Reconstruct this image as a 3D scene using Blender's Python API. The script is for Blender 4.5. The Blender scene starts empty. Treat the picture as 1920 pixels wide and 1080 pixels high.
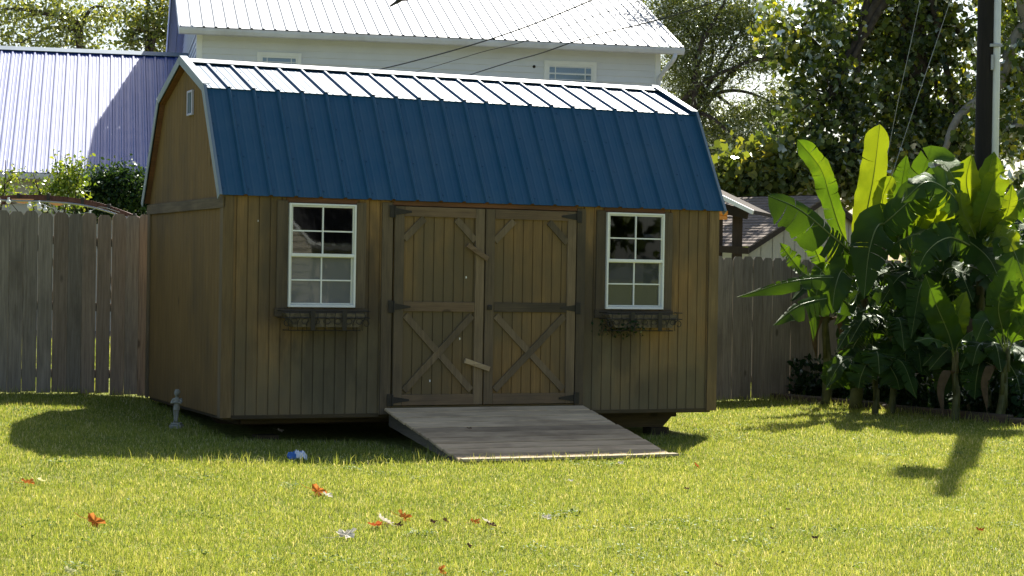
import bpy, math, random
import numpy as np
from mathutils import Vector, Matrix
random.seed(7); RNG = np.random.default_rng(7)
R = math.radians
col = bpy.context.scene.collection
sc = bpy.context.scene
# ------------------------------------------------------------------ camera
FPX, PIT, ROL, CZ = 3600.0, -0.0072, 0.0166, 1.55
def ray(px, py):
    a = px-960; b = py-540; c, s = math.cos(ROL), math.sin(ROL)
    x = c*a+s*b; y = -s*a+c*b
    return Vector((x/FPX, math.cos(PIT)+y/FPX*math.sin(PIT), math.sin(PIT)-y/FPX*math.cos(PIT)))
def at(px, py, Y):
    d = ray(px, py); return d*(Y/d.y)+Vector((0, 0, CZ))
cd = bpy.data.cameras.new('camera'); cam = bpy.data.objects.new('camera', cd); col.objects.link(cam)
cd.sensor_width = 36; cd.lens = FPX/1920*36; cd.clip_end = 3000; cd.clip_start = 0.1
cam.matrix_world = Matrix.Translation((0, 0, CZ)) @ Matrix.Rotation(math.pi/2+PIT, 4, 'X') @ Matrix.Rotation(ROL, 4, 'Z')
sc.camera = cam
# ------------------------------------------------------------------ light
SUN = Vector((0.235, 0.865, 1.0)).normalized()      # direction towards the sun
el = math.asin(SUN.z); az = math.atan2(SUN.x, SUN.y)
w = bpy.data.worlds.new('World'); sc.world = w; w.use_nodes = True
nt = w.node_tree; bg = nt.nodes['Background']
sky = nt.nodes.new('ShaderNodeTexSky'); sky.sky_type = 'NISHITA'; sky.sun_disc = False
sky.sun_elevation = el; sky.sun_rotation = az; sky.air_density = 1.0; sky.dust_density = 1.7; sky.ozone_density = 1.0
nt.links.new(sky.outputs[0], bg.inputs[0]); bg.inputs[1].default_value = 0.067
sl = bpy.data.lights.new('sun', 'SUN'); sl.energy = 4.9; sl.angle = R(0.55); sl.color = (1.0, 0.95, 0.86)
so = bpy.data.objects.new('sun', sl); col.objects.link(so); so.location = (0, 0, 30)
so.rotation_euler = SUN.to_track_quat('Z', 'Y').to_euler()
sc.view_settings.view_transform = 'Standard'; sc.view_settings.look = 'None'
sc.view_settings.exposure = 1.34; sc.view_settings.gamma = 1
try:
    sc.cycles.max_bounces = 8; sc.cycles.diffuse_bounces = 4; sc.cycles.transparent_max_bounces = 24
    sc.cycles.sample_clamp_indirect = 6
except Exception: pass
# ------------------------------------------------------------------ tagging
def tag(o, label=None, cat=None, group=None, kind=None):
    if label: o['label'] = label
    if cat: o['category'] = cat
    if group: o['group'] = group
    if kind: o['kind'] = kind
    return o
def thing(name, label, cat, loc=(0, 0, 0), rz=0, group=None):
    o = bpy.data.objects.new(name, None); col.objects.link(o); o.location = loc; o.rotation_euler = (0, 0, rz)
    o.empty_display_size = .2
    return tag(o, label, cat, group)
# ------------------------------------------------------------------ mesh builder
class MB:
    def __init__(s): s.v = []; s.f = []; s.mi = []; s.uv = {}
    def add(s, vs, fs, mi=0):
        n = len(s.v); s.v += [tuple(v) for v in vs]; s.f += [tuple(i+n for i in f) for f in fs]; s.mi += [mi]*len(fs); return n
    def box(s, x0, x1, y0, y1, z0, z1, mi=0, b=0.0):
        if x0 > x1: x0, x1 = x1, x0
        if y0 > y1: y0, y1 = y1, y0
        if z0 > z1: z0, z1 = z1, z0
        return s.obox(Vector(((x0+x1)/2, (y0+y1)/2, (z0+z1)/2)), Vector((1, 0, 0)), Vector((0, 1, 0)), Vector((0, 0, 1)), (x1-x0)/2, (y1-y0)/2, (z1-z0)/2, mi, b)
    def obox(s, c, ux, uy, uz, hx, hy, hz, mi=0, b=0.0):
        c = Vector(c)
        b = min(b, hx*.45, hy*.45, hz*.45)
        if b <= 0:
            vs = [c+ux*(hx*i)+uy*(hy*j)+uz*(hz*k) for i in (-1, 1) for j in (-1, 1) for k in (-1, 1)]
            return s.add(vs, [(0, 1, 3, 2), (4, 6, 7, 5), (0, 4, 5, 1), (2, 3, 7, 6), (0, 2, 6, 4), (1, 5, 7, 3)], mi)
        vs = []; idx = {}
        for i in (-1, 1):
            for j in (-1, 1):
                for k in (-1, 1):
                    for a in range(3):
                        e = [hx, hy, hz]
                        for q in range(3):
                            if q != a: e[q] -= b
                        idx[(i, j, k, a)] = len(vs); vs.append(c+ux*(e[0]*i)+uy*(e[1]*j)+uz*(e[2]*k))
        fs = []
        for a in range(3):
            p, q = (a+1) % 3, (a+2) % 3
            for sg in (-1, 1):
                l = []
                for (u, v) in ((-1, -1), (1, -1), (1, 1), (-1, 1)):
                    t = [0, 0, 0]; t[a] = sg; t[p] = u; t[q] = v; l.append(idx[(t[0], t[1], t[2], a)])
                fs.append(l if sg > 0 else l[::-1])
        for a in range(3):      # edges along axis a
            p, q = (a+1) % 3, (a+2) % 3
            for u in (-1, 1):
                for v in (-1, 1):
                    def I(sg, ax):
                        t = [0, 0, 0]; t[a] = sg; t[p] = u; t[q] = v; return idx[(t[0], t[1], t[2], ax)]
                    l = [I(-1, p), I(1, p), I(1, q), I(-1, q)]
                    fs.append(l if u*v < 0 else l[::-1])
        for i in (-1, 1):
            for j in (-1, 1):
                for k in (-1, 1):
                    l = [idx[(i, j, k, 0)], idx[(i, j, k, 1)], idx[(i, j, k, 2)]]
                    fs.append(l if i*j*k > 0 else l[::-1])
        return s.add(vs, fs, mi)
    def bar(s, p, q, wd, th, up=(0, 0, 1), mi=0, b=0.0, ext=0):
        """bar from p to q: wd across (perp. to up), th along up"""
        p = Vector(p); q = Vector(q); d = q-p; L = d.length; d.normalize(); up = Vector(up)
        side = d.cross(up).normalized(); u2 = side.cross(d).normalized()
        return s.obox((p+q)/2, d, side, u2, L/2+ext, wd/2, th/2, mi, b)
    def tube(s, pts, rad, n=8, mi=0, cap=True):
        pts = [Vector(p) for p in pts]; m = len(pts)
        if not hasattr(rad, '__len__'): rad = [rad]*m
        prev = None; vs = []; fs = []
        for i, p in enumerate(pts):
            t = (pts[min(i+1, m-1)]-pts[max(i-1, 0)]).normalized()
            if prev is None:
                a = Vector((0, 0, 1)) if abs(t.z) < .9 else Vector((1, 0, 0)); prev = t.cross(a).normalized()
            u = (prev-t*prev.dot(t)).normalized(); v = t.cross(u); prev = u
            for k in range(n):
                an = 2*math.pi*k/n; vs.append(p+(u*math.cos(an)+v*math.sin(an))*rad[i])
        for i in range(m-1):
            for k in range(n):
                k2 = (k+1) % n; fs.append((i*n+k, i*n+k2, (i+1)*n+k2, (i+1)*n+k))
        if cap: fs += [tuple(range(n))[::-1], tuple((m-1)*n+k for k in range(n))]
        return s.add(vs, fs, mi)
    def ell(s, c, r, n=12, m=8, mi=0):
        c = Vector(c); r = r if hasattr(r, '__len__') else (r, r, r); vs = []; fs = []
        for i in range(m+1):
            ph = math.pi*i/m
            for k in range(n):
                th = 2*math.pi*k/n
                vs.append((c.x+r[0]*math.sin(ph)*math.cos(th), c.y+r[1]*math.sin(ph)*math.sin(th), c.z+r[2]*math.cos(ph)))
        for i in range(m):
            for k in range(n):
                k2 = (k+1) % n; fs.append((i*n+k, (i+1)*n+k, (i+1)*n+k2, i*n+k2))
        return s.add(vs, fs, mi)
    def build(s, name, mats, parent=None, smooth=False, loc=None, off=None):
        me = bpy.data.meshes.new(name)
        vs = s.v if off is None else [(v[0]-off[0], v[1]-off[1], v[2]-off[2]) for v in s.v]
        me.from_pydata(vs, [], s.f)
        if not isinstance(mats, (list, tuple)): mats = [mats]
        for m in mats: me.materials.append(m)
        if len(mats) > 1: me.polygons.foreach_set('material_index', s.mi)
        if smooth: me.polygons.foreach_set('use_smooth', [True]*len(me.polygons))
        me.update()
        o = bpy.data.objects.new(name, me); col.objects.link(o)
        if parent: o.parent = parent
        if loc is not None: o.location = loc
        return o
def cat_spline(pts, n):
    P = [Vector(p) for p in pts]; P = [P[0]*2-P[1]]+P+[P[-1]*2-P[-2]]; out = []
    m = len(P)-3
    for i in range(n):
        t = i/(n-1)*m; k = min(int(t), m-1); u = t-k
        a, b, c, d = P[k:k+4]
        out.append(.5*((2*b)+(c-a)*u+(2*a-5*b+4*c-d)*u*u+(3*b-a-3*c+d)*u**3))
    return out
# ------------------------------------------------------------------ materials
def newmat(name):
    m = bpy.data.materials.new(name); m.use_nodes = True; t = m.node_tree
    return m, t, t.nodes['Principled BSDF'], t.nodes['Material Output']
def N(t, ty, **kw):
    n = t.nodes.new(ty)
    for k, v in kw.items():
        if k in n.inputs: n.inputs[k].default_value = v
        else: setattr(n, k, v)
    return n
def ramp(t, fac, stops):
    r = t.nodes.new('ShaderNodeValToRGB'); t.links.new(fac, r.inputs[0])
    e = r.color_ramp.elements
    while len(e) < len(stops): e.new(.5)
    for i, (p, c) in enumerate(stops):
        e[i].position = p; e[i].color = (c[0], c[1], c[2], 1) if hasattr(c, '__len__') else (c, c, c, 1)
    return r.outputs[0]
def mix(t, fac, a, b, mode='MIX'):
    n = t.nodes.new('ShaderNodeMix'); n.data_type = 'RGBA'; n.blend_type = mode
    for i, x in ((0, fac), (6, a), (7, b)):
        if isinstance(x, (int, float)): n.inputs[i].default_value = x
        elif isinstance(x, tuple): n.inputs[i].default_value = (x[0], x[1], x[2], 1)
        else: t.links.new(x, n.inputs[i])
    return n.outputs[2]
def coords(t, scale=(1, 1, 1), rnd=True, world=False, rot=(0, 0, 0)):
    if world: src = t.nodes.new('ShaderNodeNewGeometry').outputs['Position']
    else: src = t.nodes.new('ShaderNodeTexCoord').outputs['Object']
    if rnd and not world:
        oi = t.nodes.new('ShaderNodeObjectInfo'); a = t.nodes.new('ShaderNodeVectorMath'); a.operation = 'MULTIPLY_ADD'
        cb = t.nodes.new('ShaderNodeCombineXYZ')
        for k in range(3): t.links.new(oi.outputs['Random'], cb.inputs[k])
        t.links.new(cb.outputs[0], a.inputs[0]); a.inputs[1].default_value = (17, 31, 23); t.links.new(src, a.inputs[2]); src = a.outputs[0]
    mp = t.nodes.new('ShaderNodeMapping'); mp.inputs['Scale'].default_value = scale; mp.inputs['Rotation'].default_value = rot
    t.links.new(src, mp.inputs['Vector']); return mp.outputs[0]
def noise(t, vec, scale, detail=4, rough=.55, dist=0.0):
    n = N(t, 'ShaderNodeTexNoise', Scale=scale, Detail=detail, Roughness=rough, Distortion=dist)
    t.links.new(vec, n.inputs['Vector']); return n.outputs['Fac']
def bump(t, bs, h, strength=.3, dist=.01):
    b = N(t, 'ShaderNodeBump', Strength=strength, Distance=dist); t.links.new(h, b.inputs['Height']); t.links.new(b.outputs[0], bs.inputs['Normal'])
def wood(name, light, dark, stain, axis='Z', stain_amt=(.45, .68), rough=.85, fine=60, patch=None, rnd=True, sscale=1.6, tintvar=.25):
    m, t, b, o = newmat(name)
    st = {'Z': (1, 1, .05), 'X': (.05, 1, 1), 'Y': (1, .05, 1)}[axis]
    g = noise(t, coords(t, st, rnd), fine, 6, .65)
    g2 = noise(t, coords(t, tuple(max(s, .12) for s in st), rnd), 9, 3, .5, .6)
    c = ramp(t, g, [(.32, dark), (.62, light)])
    c = mix(t, ramp(t, g2, [(.3, .0), (.75, .55)]), c, tuple(x*.62 for x in light))
    s = noise(t, coords(t, tuple(max(q, .45) for q in st), rnd), sscale, 5, .62)
    c = mix(t, ramp(t, s, [(stain_amt[0], 0.0), (stain_amt[1], .9)]), c, stain)
    if patch:
        s2 = noise(t, coords(t, (1, 1, .6), False), .9, 4, .6)
        c = mix(t, ramp(t, s2, [(.42, 0.), (.60, .85)]), c, patch)
    if rnd:
        oi = t.nodes.new('ShaderNodeObjectInfo')
        c = mix(t, 1.0, c, ramp(t, oi.outputs['Random'], [(0, 1-tintvar), (1, 1+0*tintvar)]), 'MULTIPLY')
    # knots
    v = N(t, 'ShaderNodeTexVoronoi', Scale=2.6); t.links.new(coords(t, {'Z': (1, 1, .45), 'X': (.45, 1, 1), 'Y': (1, .45, 1)}[axis], rnd), v.inputs['Vector'])
    c = mix(t, ramp(t, v.outputs['Distance'], [(.035, .75), (.07, 0.0)]), c, tuple(x*.35 for x in dark))
    t.links.new(c, b.inputs['Base Color']); b.inputs['Roughness'].default_value = rough; b.inputs['Specular IOR Level'].default_value = .25
    bump(t, b, g, .5, .004)
    return m
def plain(name, c, rough=.6, metal=0, spec=.5, var=.12, scale=8, bmp=.0, world=False, dirt=None):
    m, t, b, o = newmat(name)
    f = noise(t, coords(t, (1, 1, 1), True, world), scale, 5, .6)
    cc = mix(t, ramp(t, f, [(.3, 0.), (.7, 1.)]), tuple(x*(1-var) for x in c), tuple(min(1, x*(1+var)) for x in c))
    if dirt:
        f2 = noise(t, coords(t, (1, 1, .3), True, world), scale*.35, 5, .65)
        cc = mix(t, ramp(t, f2, [(.5, 0.), (.75, .6)]), cc, dirt)
    t.links.new(cc, b.inputs['Base Color']); b.inputs['Roughness'].default_value = rough; b.inputs['Metallic'].default_value = metal
    b.inputs['Specular IOR Level'].default_value = spec
    if bmp: bump(t, b, f, bmp, .01)
    return m
def leafmat(name, stops, trans=.5, rough=.5, spec=.35, attr='tint', gloss=.12, tcol=(1.25, 1.15, .35), vein=False):
    """foliage: diffuse + translucent + a weak gloss, colour from the 'tint' attribute"""
    m, t, b, o = newmat(name); t.nodes.remove(b)
    a = t.nodes.new('ShaderNodeAttribute'); a.attribute_name = attr
    c = ramp(t, a.outputs['Fac'], stops)
    if vein:
        uv = t.nodes.new('ShaderNodeUVMap'); wv = N(t, 'ShaderNodeTexWave', Scale=16.0, Distortion=.6, Detail=1.5); wv.bands_direction = 'X'
        t.links.new(uv.outputs[0], wv.inputs['Vector'])
        c = mix(t, ramp(t, wv.outputs['Fac'], [(0., .0), (1., .28)]), c, (.06, .13, .02))
    d = t.nodes.new('ShaderNodeBsdfDiffuse'); t.links.new(c, d.inputs[0])
    tr = t.nodes.new('ShaderNodeBsdfTranslucent'); t.links.new(mix(t, 1.0, c, tcol, 'MULTIPLY'), tr.inputs[0])
    ms = t.nodes.new('ShaderNodeMixShader'); ms.inputs[0].default_value = trans
    t.links.new(d.outputs[0], ms.inputs[1]); t.links.new(tr.outputs[0], ms.inputs[2])
    gl = t.nodes.new('ShaderNodeBsdfGlossy'); gl.inputs['Roughness'].default_value = rough; gl.inputs[0].default_value = (.9, .95, .85, 1)
    fr = N(t, 'ShaderNodeFresnel', IOR=1.4); mm = t.nodes.new('ShaderNodeMath'); mm.operation = 'MULTIPLY_ADD'
    t.links.new(fr.outputs[0], mm.inputs[0]); mm.inputs[1].default_value = .8*gloss*2; mm.inputs[2].default_value = 0
    m2 = t.nodes.new('ShaderNodeMixShader'); t.links.new(mm.outputs[0], m2.inputs[0]); t.links.new(ms.outputs[0], m2.inputs[1]); t.links.new(gl.outputs[0], m2.inputs[2])
    if vein:
        bp = N(t, 'ShaderNodeBump', Strength=.5, Distance=.006); t.links.new(wv.outputs['Fac'], bp.inputs['Height'])
        for q in (d, gl, tr): t.links.new(bp.outputs[0], q.inputs['Normal'])
    t.links.new(m2.outputs[0], o.inputs[0])
    return m
def metalmat(name, c, rough=.42, metal=.0, spec=.8, coat=.5, dust=.12):
    m, t, b, o = newmat(name)
    f = noise(t, coords(t, (1, 1, 1), False), 3.0, 6, .6); f2 = noise(t, coords(t, (1, .15, .15), False), 14, 4, .6)
    cc = mix(t, ramp(t, f, [(.35, 0.), (.75, dust)]), c, (.35, .36, .36))
    cc = mix(t, ramp(t, f2, [(.5, 0.), (.8, dust)]), cc, tuple(x*.6 for x in c))
    t.links.new(cc, b.inputs['Base Color']); b.inputs['Metallic'].default_value = metal
    t.links.new(ramp(t, f, [(.3, rough-.05), (.7, rough+.07)]), b.inputs['Roughness'])
    b.inputs['Specular IOR Level'].default_value = spec; b.inputs['Coat Weight'].default_value = coat; b.inputs['Coat Roughness'].default_value = rough*.9; b.inputs['Coat IOR'].default_value = 1.9 if coat > .9 else 1.5
    bump(t, b, noise(t, coords(t, (1, 1, 1), False), 1.8, 3, .5), .12, .02)
    return m
def glassmat(name, tint=(.5, .53, .52), haze=0.0, hz=(.3, .32, .33)):
    m, t, b, o = newmat(name); t.nodes.remove(b)
    tr = t.nodes.new('ShaderNodeBsdfTransparent'); tr.inputs[0].default_value = (*tint, 1)
    gl = t.nodes.new('ShaderNodeBsdfGlossy'); gl.inputs['Roughness'].default_value = .02; gl.inputs[0].default_value = (.95, .98, 1, 1)
    bp = N(t, 'ShaderNodeBump', Strength=.012, Distance=.02); t.links.new(noise(t, coords(t), 4, 2), bp.inputs['Height']); t.links.new(bp.outputs[0], gl.inputs['Normal'])
    fr = N(t, 'ShaderNodeFresnel', IOR=1.5); mm = t.nodes.new('ShaderNodeMath'); mm.operation = 'MULTIPLY_ADD'; mm.inputs[1].default_value = 1.25; mm.inputs[2].default_value = .015
    t.links.new(fr.outputs[0], mm.inputs[0])
    ms = t.nodes.new('ShaderNodeMixShader'); t.links.new(mm.outputs[0], ms.inputs[0]); t.links.new(tr.outputs[0], ms.inputs[1]); t.links.new(gl.outputs[0], ms.inputs[2])
    out = ms.outputs[0]
    if haze:
        df = t.nodes.new('ShaderNodeBsdfDiffuse'); df.inputs[0].default_value = (*hz, 1)
        m3 = t.nodes.new('ShaderNodeMixShader'); m3.inputs[0].default_value = haze
        t.links.new(out, m3.inputs[1]); t.links.new(df.outputs[0], m3.inputs[2]); out = m3.outputs[0]
    t.links.new(out, o.inputs[0]); return m
def stainpatch(): return None
W_LIGHT = (.345, .205, .08); W_DARK = (.165, .105, .046); W_STAIN = (.085, .065, .04)
M = {}
M['wall'] = wood('stained_siding', W_LIGHT, W_DARK, W_STAIN, 'Z', (.46, .72), patch=(.13, .098, .055), rnd=False)
def wallstains(m):
    t = m.node_tree; b = t.nodes['Principled BSDF']; src = b.inputs['Base Color'].links[0].from_socket
    tc = t.nodes.new('ShaderNodeTexCoord').outputs['Object']; sx = t.nodes.new('ShaderNodeSeparateXYZ'); t.links.new(tc, sx.inputs[0])
    nz = noise(t, coords(t, (1, 1, .35), False), 5, 5, .6); c = src
    def mth(op, a, b_):
        n = t.nodes.new('ShaderNodeMath'); n.operation = op
        for i, v in enumerate((a, b_)):
            if isinstance(v, (int, float)): n.inputs[i].default_value = v
            else: t.links.new(v, n.inputs[i])
        return n.outputs[0]
    for (cx, cz, hx, hz, am) in ((.92, .45, .46, .55, .92), (3.85, .62, .3, .32, .7), (1.33, .8, .18, 1.1, .75), (3.50, .7, .2, .95, .75), (.1, .4, .25, .5, .5), (4.5, .15, .6, .3, .6), (.45, 1.3, .16, .7, .55), (4.34, 1.4, .12, .6, .5)):
        dx = mth('DIVIDE', mth('SUBTRACT', sx.outputs[0], cx), hx); dz = mth('DIVIDE', mth('SUBTRACT', sx.outputs[2], cz), hz)
        d = mth('ADD', mth('ADD', mth('MULTIPLY', dx, dx), mth('MULTIPLY', dz, dz)), mth('MULTIPLY', mth('SUBTRACT', nz, .5), 2.2))
        c = mix(t, ramp(t, d, [(.25, am), (1.0, 0.0)]), c, (.06, .048, .034))
    # silvery grey sun-bleaching and splash marks low on the boards, same lightness
    g = mth('ADD', mth('MULTIPLY', sx.outputs[2], -.55), mth('MULTIPLY', nz, 1.2))
    c = mix(t, ramp(t, g, [(-.0, 0.), (.55, .62)]), c, (.155, .135, .085))
    t.links.new(c, b.inputs['Base Color'])
wallstains(M['wall'])
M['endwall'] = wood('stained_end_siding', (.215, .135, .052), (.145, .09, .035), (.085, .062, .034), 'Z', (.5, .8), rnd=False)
M['doorp'] = wood('stained_door_panel', (.30, .185, .07), (.17, .105, .042), W_STAIN, 'Z', (.44, .72), patch=(.12, .095, .055), rnd=False)
M['trimz'] = wood('grey_trim_upright', (.245, .18, .11), (.13, .095, .057), (.075, .062, .045), 'Z', (.42, .7))
M['wtrim'] = wood('brown_corner_trim', (.27, .185, .09), (.15, .10, .05), (.09, .07, .045), 'Z', (.44, .72))
M['trimx'] = wood('grey_trim_level', (.27, .185, .11), (.15, .10, .06), (.09, .07, .05), 'X', (.42, .7))
M['darkz'] = wood('black_weathered_trim', (.18, .135, .085), (.095, .072, .048), (.06, .05, .037), 'Z', (.4, .7))
M['ledge'] = wood('dark_ledge', (.15, .115, .075), (.08, .062, .042), (.05, .042, .032), 'X', (.4, .7))
M['picket'] = wood('weathered_picket', (.38, .33, .27), (.20, .17, .135), (.12, .10, .082), 'Z', (.52, .78), rough=.9, tintvar=.35, sscale=2.2)
M['picket_brown'] = wood('tannin_brown_picket', (.38, .30, .23), (.20, .155, .115), (.12, .098, .078), 'Z', (.52, .78), rough=.9, tintvar=.3, sscale=2.2)
M['railw'] = wood('weathered_rail', (.25, .22, .18), (.13, .11, .09), (.08, .07, .06), 'X', (.5, .74))
M['deck'] = wood('grey_ramp_plank', (.84, .64, .40), (.48, .35, .21), (.28, .20, .12), 'X', (.46, .7), rough=.95, tintvar=.42, sscale=2.6)
M['decky'] = wood('grey_ramp_stringer', (.20, .17, .13), (.10, .085, .065), (.06, .05, .04), 'Y', (.5, .7))
M['lip'] = wood('pale_lip_board', (.52, .44, .30), (.34, .28, .18), (.3, .25, .17), 'X', (.5, .75))
M['skid'] = wood('treated_skid', (.12, .088, .045), (.065, .05, .028), (.05, .04, .03), 'X')
M['timber'] = wood('edging_timber', (.13, .10, .07), (.07, .055, .04), (.04, .035, .03), 'X')
M['beam'] = wood('dark_brown_beam', (.07, .05, .035), (.04, .03, .02), (.03, .025, .02), 'Z')
M['polew'] = wood('creosote_pole', (.022, .019, .018), (.012, .011, .011), (.008, .008, .008), 'Z')
M['blue'] = metalmat('blue_metal_roof', (.006, .066, .138), .54, 0, .28, .14, .06)
M['blue2'] = metalmat('royal_blue_metal_roof', (.005, .042, .25), .49, 0, 1.0, .9, .02)
M['whitemetal'] = metalmat('glare_pale_metal_roof', (.29, .31, .33), .52, .05, .4, .1, .1)  # white sun glare on the tall roof is put into this pale base
M['trimmetal'] = metalmat('grey_edge_trim', (.16, .21, .26), .5, .1, .3, .1, .1)
M['white'] = plain('white_vinyl', (.78, .79, .78), .4, 0, .5, .04, 6)
M['cream'] = plain('dusty_white_vinyl', (.66, .66, .60), .5, 0, .4, .08, 9)
M['siding'] = plain('pale_grey_siding', (.66, .68, .73), .5, 0, .4, .05, 1.5)
M['siding2'] = plain('beige_siding', (.50, .46, .37), .6, 0, .3, .08, 1.5)
M['gutter'] = plain('white_gutter', (.64, .65, .71), .45, 0, .5, .08, 3, dirt=(.4, .38, .34))
M['black'] = plain('black_iron', (.03, .026, .022), .6, .3, .4, .2, 20)
M['rust'] = plain('rust_brown_iron', (.09, .035, .022), .6, .2, .4, .3, 20)
M['dark'] = plain('dark_interior', (.035, .03, .025), .9, 0, .1, .2, 5)
M['soffit'] = wood('reddish_soffit', (.22, .10, .05), (.12, .055, .03), (.08, .05, .03), 'X', rnd=False)
M['glass'] = glassmat('window_glass')
M['glass_low'] = glassmat('screened_glass', (.4, .42, .42), .38, (.14, .15, .155))
M['glass_lowl'] = glassmat('screened_reflection_glass', (.4, .42, .42), .55, (.25, .255, .26))  # grey haze stands for the screen and the pale siding reflected there
M['hglass'] = glassmat('house_glass', (.6, .7, .8), .1, (.3, .4, .5))  # bluish haze stands in for sky reflected in the panes
M['curtain'] = plain('sky_tinted_white_curtain', (.55, .64, .72), .9, 0, .1, .15, 6)  # white curtain; its blue is the sky reflection put into the colour
M['conduit'] = plain('grey_pvc', (.62, .64, .66), .4, 0, .5, .05, 5)
M['galv'] = plain('galvanised_steel', (.35, .36, .37), .45, .6, .5, .1, 10)
M['wire'] = plain('black_cable', (.03, .03, .032), .6, 0, .3, .1, 5)
M['stone'] = plain('mossy_cast_stone', (.27, .265, .23), .9, 0, .2, .25, 30, .3, dirt=(.16, .18, .12))
M['orange'] = plain('orange_canvas', (.75, .36, .12), .8, 0, .2, .1, 8)
M['bulb'] = plain('frosted_bulb', (.8, .8, .76), .2, 0, .6, .03, 5)
M['amber'] = plain('amber_glint', (.8, .3, .04), .4, 0, .5, .2, 20)  # orange of a light reflection, used as a surface colour
M['bluep'] = plain('blue_plastic', (.04, .16, .45), .4, 0, .5, .2, 30)
M['whitep'] = plain('white_plastic', (.75, .78, .82), .4, 0, .5, .1, 30)
M['bark'] = plain('grey_brown_bark', (.075, .06, .048), .95, 0, .1, .4, 9, .6, dirt=(.06, .05, .04))
M['bark2'] = plain('pale_sycamore_bark', (.26, .23, .19), .9, 0, .1, .35, 4, .5, dirt=(.11, .09, .07))
M['stem'] = plain('banana_stem', (.072, .08, .03), .6, 0, .3, .35, 9, .2, dirt=(.09, .06, .03))
M['deadleaf'] = plain('dry_banana_leaf', (.085, .062, .038), .9, 0, .1, .3, 12, .3)
M['coir'] = plain('weathered_liner', (.12, .10, .072), .95, 0, .1, .4, 25, .5)
M['shutterw'] = plain('beige_panel', (.50, .46, .33), .7, 0, .3, .06, 3, dirt=(.4, .36, .28))
def shingle():
    m, t, b, o = newmat('brown_shingle')
    v = coords(t, (1, 1, 1), False); n1 = noise(t, v, 3, 4, .6); vo = N(t, 'ShaderNodeTexVoronoi', Scale=6.0); t.links.new(coords(t, (1, .3, .3), False), vo.inputs['Vector'])
    c = ramp(t, n1, [(.3, (.07, .054, .045)), (.7, (.15, .115, .09))]); c = mix(t, ramp(t, vo.outputs['Distance'], [(.1, 0.), (.7, .6)]), c, (.20, .155, .12))
    c = mix(t, ramp(t, noise(t, v, 90, 3, .7), [(.35, 0.), (.7, .4)]), c, (.21, .175, .145))
    t.links.new(c, b.inputs['Base Color']); b.inputs['Roughness'].default_value = .95; return m
M['shingle'] = shingle()
def groundmat():
    m, t, b, o = newmat('lawn_soil')
    v = coords(t, (1, 1, 1), False, True)
    c = ramp(t, noise(t, v, 22, 6, .7), [(.3, (.09, .10, .025)), (.5, (.20, .23, .05)), (.72, (.36, .36, .13))])
    c = mix(t, ramp(t, noise(t, v, 1.1, 4, .6), [(.35, 0.), (.7, .5)]), c, (.17, .16, .06))
    t.links.new(c, b.inputs['Base Color']); b.inputs['Roughness'].default_value = 1; b.inputs['Specular IOR Level'].default_value = .1
    sp = t.nodes.new('ShaderNodeSeparateXYZ'); t.links.new(v, sp.inputs[0]); mr = t.nodes.new('ShaderNodeMapRange'); mr.inputs[1].default_value = 27; mr.inputs[2].default_value = 31
    t.links.new(sp.outputs[1], mr.inputs[0]); c2 = ramp(t, noise(t, v, 3, 5, .6), [(.3, (.10, .098, .085)), (.7, (.20, .19, .165))]); t.links.new(mix(t, mr.outputs[0], c, c2), b.inputs['Base Color'])  # far ground greyed to cut green bounce light on the tall house
    bump(t, b, noise(t, v, 40, 4, .7), .8, .03); return m
M['ground'] = groundmat()
M['mulch'] = plain('dark_mulch', (.05, .038, .026), 1, 0, .1, .5, 25, .9)
M['grass'] = leafmat('grass_blades', [(0, (.07, .115, .025)), (.35, (.18, .245, .045)), (.62, (.32, .365, .085)), (.84, (.45, .45, .16)), (.93, (.55, .50, .28)), (1, (.72, .66, .46))], .5, .5, gloss=.025, tcol=(1.2, 1.12, .55))
M['syc'] = leafmat('sycamore_leaves', [(0, (.02, .036, .016)), (.45, (.06, .095, .025)), (.78, (.17, .22, .04)), (1, (.38, .36, .05))], .52, .36, gloss=.4, tcol=(1.5, 1.4, .4))
M['fine'] = leafmat('hazy_olive_leaves', [(0, (.065, .09, .038)), (.6, (.17, .215, .072)), (1, (.33, .36, .12))], .5, .45, gloss=.25)  # greens lightened to put distance haze into the leaf colour
M['pale'] = leafmat('yellow_green_leaves', [(0, (.06, .09, .025)), (.6, (.17, .21, .05)), (1, (.36, .33, .08))], .5, .45, gloss=.2)  # lightened as well, haze over the far trees is in the colour
M['bush'] = leafmat('bush_leaves', [(0, (.05, .09, .02)), (.6, (.14, .22, .04)), (1, (.30, .34, .07))], .5, .45, gloss=.12)
M['hedge'] = leafmat('hedge_leaves', [(0, (.012, .03, .015)), (.6, (.03, .065, .025)), (1, (.07, .12, .04))], .4, .4, gloss=.1)
M['banana'] = leafmat('banana_leaf', [(0, (.016, .042, .014)), (.5, (.05, .115, .022)), (1, (.17, .25, .03))], .5, .36, gloss=.27, tcol=(1.9, 1.5, .22), vein=True)
M['midrib'] = leafmat('banana_midrib', [(0, (.16, .21, .06)), (1, (.22, .27, .08))], .3, .35)
def setattr_f(me, name, vals):
    a = me.attributes.new(name, 'FLOAT', 'POINT'); a.data.foreach_set('value', np.asarray(vals, dtype=np.float32))
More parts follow.
